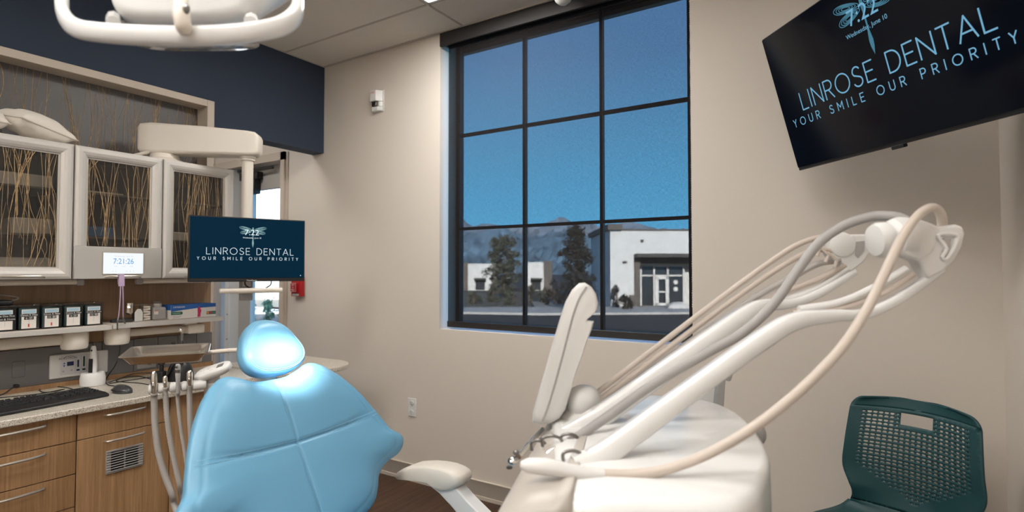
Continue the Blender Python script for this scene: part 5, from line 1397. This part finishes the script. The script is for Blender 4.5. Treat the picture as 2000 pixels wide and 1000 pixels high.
u0 = at(354, 662, 2.55)
t = thing('suction_straw', 'clear bent straw in a black cone behind the steel tray', 'straw', u0)
b = MB(); q = at(355, 672, 2.55); b.lathe(V((q.x, q.y, q.z - .05)), (0, 0, 1), [(.010, 0), (.0105, .04), (.008, .058), (.005, .066)], 14); b.build('cone', M['black'], t)
MB().tube(crom([q + V((0, 0, .012)), at(356, 655, 2.55), at(355, 648, 2.55), at(351, 643, 2.55)], 4), .0048, 10).build('tip', M['clearp'], t)
MB().tube(crom([q - V((0, 0, .048)), at(357, 715, 2.57), V((sb.x, sb.y, .86))], 4), .004, 8).build('stem', M['black'], t)

# ================================================================== dental light
DL = thing('dental_light', 'white dental operating light with wrap-round handle overhead at the left', 'dental light', fr(-.50, .93, 1.76))
def du(u, v, d): return at(u, v, d)
hp = [(236, -175, 1.03), (175, -165, 1.06), (128, -60, .98), (121, 0, .92), (126, 32, .875), (150, 55, .845), (200, 64, .825), (280, 69, .815), (355, 71, .81), (430, 69, .815), (500, 62, .825), (550, 50, .845), (577, 28, .875), (582, 0, .92), (576, -60, .98), (532, -165, 1.06), (476, -175, 1.03)]
P = crom([du(*q) for q in hp], 8)
b = MB(); n = 14; loops = []
for i, p in enumerate(P):
    a = P[max(i - 1, 0)]; c_ = P[min(i + 1, len(P) - 1)]; T = (c_ - a).normalized()
    up = (V((0, 0, 1)) + FW * -.25); up = (up - T * up.dot(T)).normalized(); sd_ = T.cross(up)
    f = i / (len(P) - 1); hh_ = .0145 if .3 < f < .7 else .0145 - .003 * (abs(f - .5) - .2) / .3
    loops.append([p + up * (hh_ * math.copysign(abs(math.sin(2 * PI * k / n)) ** .7, math.sin(2 * PI * k / n))) + sd_ * (.0095 * math.copysign(abs(math.cos(2 * PI * k / n)) ** .8, math.cos(2 * PI * k / n))) for k in range(n)])
b.loft(loops); b.build('handle', M['unitw'], DL, smooth=60)
b = MB()
def lb(u, v, d): return at(u, v, d)
prof = [((222, -150), (490, -150), 1.16, 0), ]
loops = []
for d, g in ((.850, .74), (.853, .86), (.862, .95), (.885, 1.0), (1.02, 1.0), (1.06, .9), (1.075, .7)):
    hu, hv = 148 * .86 / FOC, 92 * .86 / FOC
    L2 = []
    for k in range(32):
        a = 2 * PI * k / 32; ca, sa = math.cos(a), math.sin(a)
        L2.append(at(356, -44, .86) + RT * (math.copysign(abs(ca) ** .5, ca) * (hu * g if g > .9 else hu - (1 - g) * .07)) + V((0, 0, math.copysign(abs(sa) ** .5, sa) * (hv - (1 - g) * .07))) + FW * (d - .86) + V((0, 0, max(0, d - .885) * .75)))
    loops.append(L2)
b.loft(loops); b.build('housing', M['unitw'], DL, smooth=50)
for u in (222, 490): MB().tube([at(u, 44, .835), at(u, 34, .88)], .010, 8).build('handle_joint', M['unitw'], DL)
b = MB(); b.tube(crom([at(352, -30, .82), at(353, 5, .80), at(355, 35, .792), at(362, 68, .795)], 5), [.010] * 8 + [.011] * 6 + [.009, .006], 12); b.build('lever', M['cream'], DL)
b = MB(); b.ell(at(363, 17, .788), RT * .006, FW * .004, (0, 0, .008), 10, 6); b.build('lever_pivot', M['dsteel'], DL)
loops = []
for f, z in ((.90, 60), (1.0, 64), (1.0, 75), (.9, 79), (.6, 80)):
    loops.append([at(366, z, .93) + RT * (math.copysign(abs(math.cos(2 * PI * k / 24)) ** .5, math.cos(2 * PI * k / 24)) * .112 * f) + FW * (math.copysign(abs(math.sin(2 * PI * k / 24)) ** .6, math.sin(2 * PI * k / 24)) * .05 * f) for k in range(24)])
MB().loft(loops).build('lens', M['clearp'], DL, smooth=50)
arm = crom([fr(-.50, 1.02, 1.80), fr(-.50, 1.02, 2.0), fr(-.44, 1.08, 2.2), fr(-.30, 1.2, 2.35), fr(-.2, 1.3, 2.5), fr(-.2, 1.3, ZC)], 6)
MB().tube(arm, .02, 14).build('ceiling_arm', M['unitw'], DL)
sp_d = bpy.data.lights.new('dental_light_lamp', 'SPOT')
sp_d.energy = 450; sp_d.color = (1.0, .97, .93); sp_d.spot_size = math.radians(12); sp_d.spot_blend = 1.0; sp_d.shadow_soft_size = .04
sp = bpy.data.objects.new('dental_light_lamp', sp_d); COL.objects.link(sp)
tgt = py_(551, 684, YC)
sp.location = at(366, 100, .93)
sp.rotation_euler = (tgt - sp.location).to_track_quat('-Z', 'Y').to_euler()
sp.parent = DL; sp.matrix_parent_inverse = Matrix.Translation(-V(DL.location))

# ================================================================== delivery unit
DU = thing('delivery_unit', 'white dental delivery unit with two raised hose rails in the right foreground', 'delivery unit', fr(.28, 1.05, .88))
top = [(.075, .735), (.18, .722), (.27, .722), (.318, .75), (.365, .815), (.425, .93), (.466, 1.09), (.478, 1.21), (.455, 1.30), (.39, 1.35), (.28, 1.37), (.18, 1.36), (.12, 1.33), (.09, 1.24), (.07, 1.0), (.06, .84)]
ot = [(p.x, p.y) for p in crom([V((a, c, 0)) for a, c in top], 5, True)]
ca_ = (.27, 1.04)
def ins(f, z): return [fr(ca_[0] + (a - ca_[0]) * f, ca_[1] + (c - ca_[1]) * f, z) for a, c in ot]
b = MB(); b.loft([ins(.90, .845), ins(.97, .85), ins(1.0, .87), ins(1.004, .93), ins(1.0, .985), ins(.985, .997), ins(.955, 1.003), ins(.93, 1.0045), ins(.6, 1.010), ins(.2, 1.013)]); b.build('body', M['unitw'], DU, smooth=60)
b = MB(); q = fr(.155, .717, .900); b.prism([fr(.12 + .055 * math.cos(2 * PI * k / 24) * 1.0 + .03, .7205, .925 + .024 * math.copysign(abs(math.sin(2 * PI * k / 24)) ** .7, math.sin(2 * PI * k / 24))) for k in range(24)], FW * -.004); b.build('side_button', M['white'], DU, bevel=.001)
sec = [(.085, 1.000), (.05, 1.002), (.015, .996), (-.015, .978), (-.036, .950), (-.046, .918), (-.042, .885), (-.02, .865), (.03, .858), (.085, .86)]
so = [(p.x, p.y) for p in crom([V((a, c, 0)) for a, c in sec], 4, True)]
b = MB(); loops = []
for bb, f in ((.722, .55), (.726, .78), (.735, .93), (.75, 1.0), (1.25, 1.0), (1.29, .95), (1.31, .8), (1.32, .55)):
    sh = (bb - .75) * .215
    loops.append([fr(.035 + (a - .035) * f + sh - .0, bb, .935 + (c - .935) * f) for a, c in so])
b.loft(loops); b.build('front_rest', M['unitg'], DU, smooth=50)
for u, v, dd, L_ in ((1078, 872, .97, .016), (1112, 868, .98, .014), (1118, 903, .87, .014), (1052, 880, 1.0, .012)):
    q = at(u, v, dd); b = MB()
    b.tube(crom([q - RT * L_, q - RT * L_ + V((0, 0, .014)), q + V((0, 0, .018)), q + RT * L_ + V((0, 0, .012)), q + RT * L_ - V((0, 0, .006))], 4), .0028, 8); b.build('instrument_clip', M['dsteel'], DU)
# touch display seen edge on
DB = 1.10
dpx = [(1040, 824), (1041, 806), (1053, 762), (1066, 718), (1081, 664), (1096, 614), (1105, 588), (1117, 566), (1131, 553), (1142, 552), (1155, 560), (1164, 574), (1168, 592), (1166, 604), (1158, 610), (1150, 618), (1146, 625), (1160, 627), (1158, 636), (1148, 664), (1136, 700), (1122, 738), (1113, 772), (1104, 800), (1092, 818), (1074, 827), (1055, 829)]
dl = [at(u, v, DB) for u, v in dpx]; dc = sum(dl, V((0, 0, 0))) / len(dl); dv = (FW + RT * .10 - V((0, 0, .12))).normalized()
b = MB(); b.loft([[dc + (p - dc) * f + dv * h for p in dl] for f, h in ((.90, -.012), (.965, -.008), (1.0, .0), (1.0, .15), (.965, .158), (.9, .162))]); dsp = b.build('touch_display', M['white'], DU, fix=True, smooth=50)
sm_ = [at(u, v, DB) + dv * -.0122 + (dc - at(u, v, DB)) * .03 for u, v in ((1058, 826), (1072, 788), (1092, 718), (1110, 650), (1120, 612), (1132, 580), (1146, 558))]
MB().tube(crom(sm_, 5), .0018, 6).build('seam', M['greyl'], dsp)
bc = at(1140, 784, 1.14)
b = MB(); b.ell(bc, RT * .034, dv * .045, (0, 0, .034), 24, 16, .85); b.build('swivel_ball', M['white'], DU, smooth=60)
MB().lathe((bc.x, bc.y, 1.0), (0, 0, 1), [(.05, 0), (.046, .012), (.036, .022), (.035, .030), (.030, .032)], 28).build('swivel_socket', M['white'], DU)
def bar(mb, pts, w1, w2, n=6):
    P = crom(pts, n); m = len(P)
    lp = []
    ip = lambda L, f: L[int(f)] if f >= len(L) - 1 else L[int(f)] * (1 - f % 1) + L[int(f) + 1] * (f % 1)
    for i, p in enumerate(P):
        T = (P[min(i + 1, m - 1)] - P[max(i - 1, 0)]).normalized()
        n2 = (FW - T * T.dot(FW)).normalized(); n1 = T.cross(n2)
        f = i / (m - 1) * (len(w1) - 1); a, c = ip(w1, f), ip(w2, f)
        lp.append([p + n1 * (a * x) + n2 * (c * y) for x, y in ((-1, -.72), (-.72, -1), (.72, -1), (1, -.72), (1, .72), (.72, 1), (-.72, 1), (-1, .72))])
    mb.loft(lp)
# near rail
b = MB(); bar(b, [at(1130, 918, .865), at(1190, 880, .875), at(1350, 762, .905), at(1500, 655, .935), at(1560, 625, .945), at(1630, 616, .955), at(1690, 612, .96), at(1760, 580, .965), at(1838, 525, .97)], [.022, .017, .015, .0145, .0135, .010, .0085, .0075, .0065], [.016, .0155, .015, .0145, .013, .011, .009, .008, .007])
rail = b.build('hose_rail', M['unitw'], DU, smooth=50)
b = MB(); b.prism([at(u, v, .955) for u, v in ((1738, 470), (1748, 446), (1768, 430), (1792, 426), (1814, 433), (1836, 442), (1868, 438), (1882, 442), (1886, 456), (1880, 482), (1866, 508), (1842, 532), (1815, 545), (1806, 530), (1796, 512), (1776, 502), (1752, 496))], FW * .03)
b.build('hose_clip', M['white'], rail, bevel=.005, seg=3)
b = MB()
P = [at(u, v, .953) for u, v in ((1832, 462), (1846, 457), (1866, 459), (1868, 470), (1860, 490), (1848, 506), (1840, 502), (1848, 485))]
b.tube(crom(P, 3, True) + [P[0]], .0035, 8); b.build('clip_rim', M['white'], rail)
MB().prism([at(u, v, .9525) for u, v in ((1842, 466), (1858, 466), (1856, 482), (1845, 497), (1840, 493), (1846, 480))], FW * .003).build('clip_slot', M['greym'], rail)
b = MB(); ax_ = (-RT - V((0, 0, .12))).normalized(); q = at(1772, 462, .975); b.lathe(q, ax_, [(.034, 0), (.036, .012), (.033, .024), (.026, .030), (.024, .036), (.030, .038), (.031, .050), (.027, .058), (.012, .061)], 26); b.build('pivot_hub', M['white'], rail)
b = MB(); b.lathe(at(1790, 468, .9555), -FW, [(.032, 0), (.031, .003), (.027, .005)], 28); b.build('hub_cap', M['white'], rail)
for k, (pts, r) in enumerate((([(1560, 604), (1640, 590), (1710, 560), (1770, 525)], .0062), ([(1548, 612), (1640, 602), (1720, 575), (1785, 535)], .005))):
    MB().tube(crom([at(u, v, .965) for u, v in pts], 6), r, 10).build('rail_tube', M['white'] if k == 0 else M['hose'], rail)
# far rail
b = MB(); bar(b, [at(1090, 862, 1.06), at(1180, 808, 1.07), at(1330, 702, 1.10), at(1450, 618, 1.13), at(1490, 597, 1.14), at(1545, 592, 1.15), at(1600, 572, 1.16), at(1668, 530, 1.17)], [.021, .019, .017, .016, .013, .009, .008, .007], [.016, .016, .016, .015, .012, .010, .009, .008])
rail2 = b.build('hose_rail', M['unitw'], DU, smooth=50)
b = MB(); b.prism([at(u, v, 1.16) for u, v in ((1611, 474), (1620, 460), (1640, 452), (1662, 458), (1698, 457), (1704, 470), (1700, 492), (1688, 512), (1662, 532), (1652, 524), (1640, 512), (1624, 500))], FW * .03); b.build('hose_clip', M['white'], rail2, bevel=.004, seg=3)
MB().prism([at(u, v, 1.158) for u, v in ((1674, 472), (1690, 470), (1688, 490), (1676, 504), (1671, 498))], FW * .003).build('clip_slot', M['greyl'], rail2)
b = MB(); b.lathe(at(1645, 478, 1.1605), -FW, [(.026, 0), (.025, .003), (.021, .005)], 24); b.build('hub_cap', M['white'], rail2)
FT = [([(1165, 768), (1300, 664), (1440, 558), (1540, 488), (1590, 466), (1622, 464)], 'hose', .0058), ([(1170, 782), (1310, 676), (1450, 572), (1540, 512), (1596, 488), (1628, 492)], 'hose', .0062),
      ([(1180, 790), (1330, 680), (1470, 584), (1550, 540), (1596, 516), (1640, 508)], 'greym', .0066), ([(1190, 812), (1340, 706), (1470, 606), (1530, 572), (1600, 545), (1650, 518)], 'hose', .0062), ([(1470, 604), (1540, 582), (1600, 560), (1655, 524)], 'white', .0058)]
for pts, m, r in FT: MB().tube(crom([at(u, v, 1.165) for u, v in pts], 6), r, 10).build('rail_tube', M[m], rail2)
b = MB(); 
for pts in ([(1588, 476), (1600, 488), (1596, 500)], [(1602, 484), (1618, 498), (1612, 512)], [(1616, 494), (1634, 508), (1630, 522)]): b.tube([at(u, v, 1.15) for u, v in pts], .0036, 8)
b.build('tube_clamp', M['hose'], rail2)
# rear bracket and supporting post
b = MB(); b.prism([at(u, v, 1.40) for u, v in ((1340, 800), (1378, 748), (1404, 736), (1408, 790), (1400, 815), (1360, 830))], FW * .02); b.build('rear_plate', M['white'], DU, bevel=.003)
b = MB(); b.prism([at(u, v, 1.38) for u, v in ((1404, 735), (1419, 728), (1414, 800), (1410, 822), (1396, 822))], FW * .03); b.build('rear_bracket', M['greyl'], DU, bevel=.003)
b = MB(); b.prism([at(u, v, 1.37) for u, v in ((1419, 712), (1436, 708), (1434, 726), (1428, 745), (1420, 745))], FW * .03); b.build('bracket_hook', M['greym'], DU, bevel=.003)
b = MB(); b.ell(at(1482, 848, 1.18), RT * .014, FW * .02, (0, 0, .022), 12, 8); b.build('rear_knob', M['greyl'], DU)
MB().tube(crom([fr(.25, 1.12, .85), fr(.25, 1.12, .74), fr(.25, 1.22, .68), fr(.28, 1.50, .66), fr(.30, 1.58, .60), fr(.30, 1.58, .02)], 6), .035, 16).build('support_arm', M['unitw'], DU)
MB().lathe(fr(.30, 1.58, 0), (0, 0, 1), [(.14, 0), (.14, .015), (.06, .03), (.04, .05)], 28).build('floor_base', M['unitw'], DU)

# handpieces lying on the unit, each with its hose
t = thing('scaler_handpiece', 'white handpiece on the delivery unit with beige hose looping over the near rail', 'dental tool', at(1100, 915, .80))
h_ = [at(1016, 908, .80), at(1030, 909, .80), at(1065, 912, .80), at(1095, 917, .80), at(1100, 919, .80), at(1135, 923, .80), at(1178, 926, .805)]
MB().tube(h_, [.005, .0105, .0125, .0115, .0105, .0098, .0088], 18).build('handle', M['white'], t)
MB().tube(crom([at(1178, 926, .805), at(1240, 926, .80), at(1300, 917, .795), at(1380, 888, .79), at(1470, 836, .79), at(1560, 765, .80), at(1640, 684, .82), at(1690, 610, .85), at(1725, 540, .88), at(1760, 468, .91), at(1790, 424, .93), at(1816, 406, .945), at(1834, 412, .965), at(1840, 432, .975), at(1838, 450, .98)], 8), .0074, 14).build('hose', M['hose'], t)
t = thing('grey_hose_handpiece', 'grey-hosed handpiece resting on the delivery unit behind the white one', 'dental tool', at(1080, 886, .95))
MB().tube([at(1062, 898, .93), at(1072, 890, .94), at(1092, 878, .96), at(1112, 864, .985)], [.005, .0085, .0085, .007], 14).build('handle', M['steel'], t)
MB().tube(crom([at(1112, 864, .985), at(1180, 818, 1.01), at(1280, 748, 1.03), at(1380, 690, 1.03), at(1450, 650, 1.03), at(1510, 595, 1.03), at(1560, 525, 1.03), at(1600, 474, 1.03), at(1650, 440, 1.03), at(1705, 423, 1.02), at(1752, 424, 1.0), at(1785, 440, .985)], 8), .0088, 14).build('hose', M['greyl'], t)
t = thing('syringe_handpiece', 'thin steel syringe at the front edge of the delivery unit', 'dental tool', at(1010, 890, 1.0))
MB().tube([at(1060, 838, 1.13), at(1035, 866, 1.07), at(1012, 892, 1.02)], [.004, .0055, .006], 12).build('barrel', M['steel'], t)
b = MB(); b.ell(at(1002, 900, 1.0), RT * .011, FW * .012, (0, 0, .007), 12, 8); b.build('head', M['chrome'], t)
MB().ell(at(995, 913, .985), RT * .006, FW * .006, (0, 0, .003), 10, 6).build('tip', M['ink'], t)
b = MB(); b.ell(at(1008, 884, 1.01), RT * .006, FW * .005, (0, 0, .005), 8, 6); b.build('button', M['dsteel'], t)

# ================================================================== green chair
PL_, PR_ = at(1668, 800, 2.05), at(1922, 852, 1.73)
lx = PR_ - PL_; lx.z = 0; GW = lx.length; lx.normalize(); ly = V((-lx.y, lx.x, 0))
if ly.y < 0: ly = -ly
go = (PL_ + PR_) / 2; go.z = 0
GC = thing('visitor_chair', 'teal green plastic chair with perforated back in the right corner', 'chair', go - ly * .2)
prof = crom([V((0, -.47, .418)), V((0, -.44, .445)), V((0, -.36, .455)), V((0, -.20, .443)), V((0, -.09, .437)), V((0, -.045, .450)), V((0, -.022, .485)), V((0, -.012, .53)), V((0, -.008, .60)), V((0, -.004, .68)), V((0, .012, .77)), V((0, .030, .850))], 8)
NP = len(prof) - 1
WD = [.205, .218, .226, .228, .222, .208, .188, .182, .208, .203, .196, .190]
def wid(f, z):
    q = f * (len(WD) - 1); k = min(int(q), len(WD) - 2); e_ = q - k
    p0, p1, p2, p3 = WD[max(k - 1, 0)], WD[k], WD[k + 1], WD[min(k + 2, len(WD) - 1)]
    w0 = .5 * (2 * p1 + (p2 - p0) * e_ + (2 * p0 - 5 * p1 + 4 * p2 - p3) * e_ ** 2 + (3 * p1 - p0 - 3 * p2 + p3) * e_ ** 3)
    rr, zt = .045, .850
    if z > zt - rr: w0 = w0 - rr + math.sqrt(max(0, rr * rr - (z - (zt - rr)) ** 2))
    return w0
def gsurf(s, f):
    i = f * NP; k = min(int(i), NP - 1); p = prof[k] * (1 - (i - k)) + prof[k + 1] * (i - k)
    w_ = wid(f, p.z)
    back = max(0, min(1, (p.z - .46) / .08))
    y = p.y - .045 * s * s * back + .012 * (1 - s * s) * back
    z = p.z + .006 * (1 - s * s) * max(0, (p.z - .6) / .2) + (.012 * s ** 4 * (1 - back) if f < .5 else 0)
    return go + lx * (w_ * s) + ly * y + V((0, 0, z))
def fz(z):
    for k in range(NP // 2, NP):
        if prof[k].z <= z <= prof[k + 1].z: return (k + (z - prof[k].z) / (prof[k + 1].z - prof[k].z)) / NP
    return 1.0
b = MB(); b.grid(lambda i, j: gsurf(i * 2 - 1, j * fz(.485)), 24, 44)
z0_, z1_ = .485, .815; NC, NR = 24, 26
def cell(i, j): return gsurf(-1 + 2 * i / NC, fz(z0_ + (z1_ - z0_) * j / NR))
for i in range(NC):
    for j in range(NR):
        sc0 = -1 + 2 * (i + .5) / NC; zc0 = z0_ + (z1_ - z0_) * (j + .5) / NR
        slot = abs(sc0) < .24 and .760 < zc0 < .797
        if slot: continue
        O8 = [cell(i + a, j + c) for a, c in ((1, .5), (1, 1), (.5, 1), (0, 1), (0, .5), (0, 0), (.5, 0), (1, 0))]
        hole = 2 <= i < NC - 2 and j < NR - 1 and zc0 > .512 + .125 * abs(sc0) ** 1.1
        near_slot = abs(sc0) < .32 and .748 < zc0 < .808
        if near_slot and abs(sc0) < .24: hole = False
        if not hole:
            b.add(O8, [tuple(range(8))]); continue
        edge = min(1, (zc0 - (.512 + .125 * abs(sc0) ** 1.1)) / .06)
        sz = .20 + .17 * edge
        if near_slot: sz *= .55
        if i in (2, NC - 3): sz *= .6
        upd = 1 if j % 2 else -1
        H8 = []
        for k in range(8):
            a = k * PI / 4; hx, hy = math.cos(a), math.sin(a) * upd
            hy = max(hy, -.55); hy = hy * upd * .92
            H8.append(cell(i + .5 + hx * sz * 1.15, j + .5 + hy * sz + .10 * -upd * 0))
        b.add(O8 + H8, [(k, (k + 1) % 8, 8 + (k + 1) % 8, 8 + k) for k in range(8)])
b.grid(lambda i, j: gsurf(i * 2 - 1, fz(z1_) + (1 - fz(z1_)) * (1 - (1 - j) ** 2)), 26, 12)
b.build('shell', M['green'], GC, fix=True, smooth=50, solid=.007)
for sx_, y0_, y1_ in ((-1, -.40, -.46), (1, -.40, -.46), (-1, -.06, .02), (1, -.06, .02)):
    MB().tube([go + lx * (.17 * sx_) + ly * y0_ + V((0, 0, .435)), go + lx * (.20 * sx_) + ly * y1_ + V((0, 0, .012))], .011, 12).build('leg', M['dsteel'], GC)
b = MB(); b.tube([go + lx * -.17 + ly * -.40 + V((0, 0, .43)), go + lx * .17 + ly * -.40 + V((0, 0, .43))], .010, 10); b.tube([go + lx * -.17 + ly * -.06 + V((0, 0, .425)), go + lx * .17 + ly * -.06 + V((0, 0, .425))], .010, 10); b.build('seat_frame', M['dsteel'], GC)
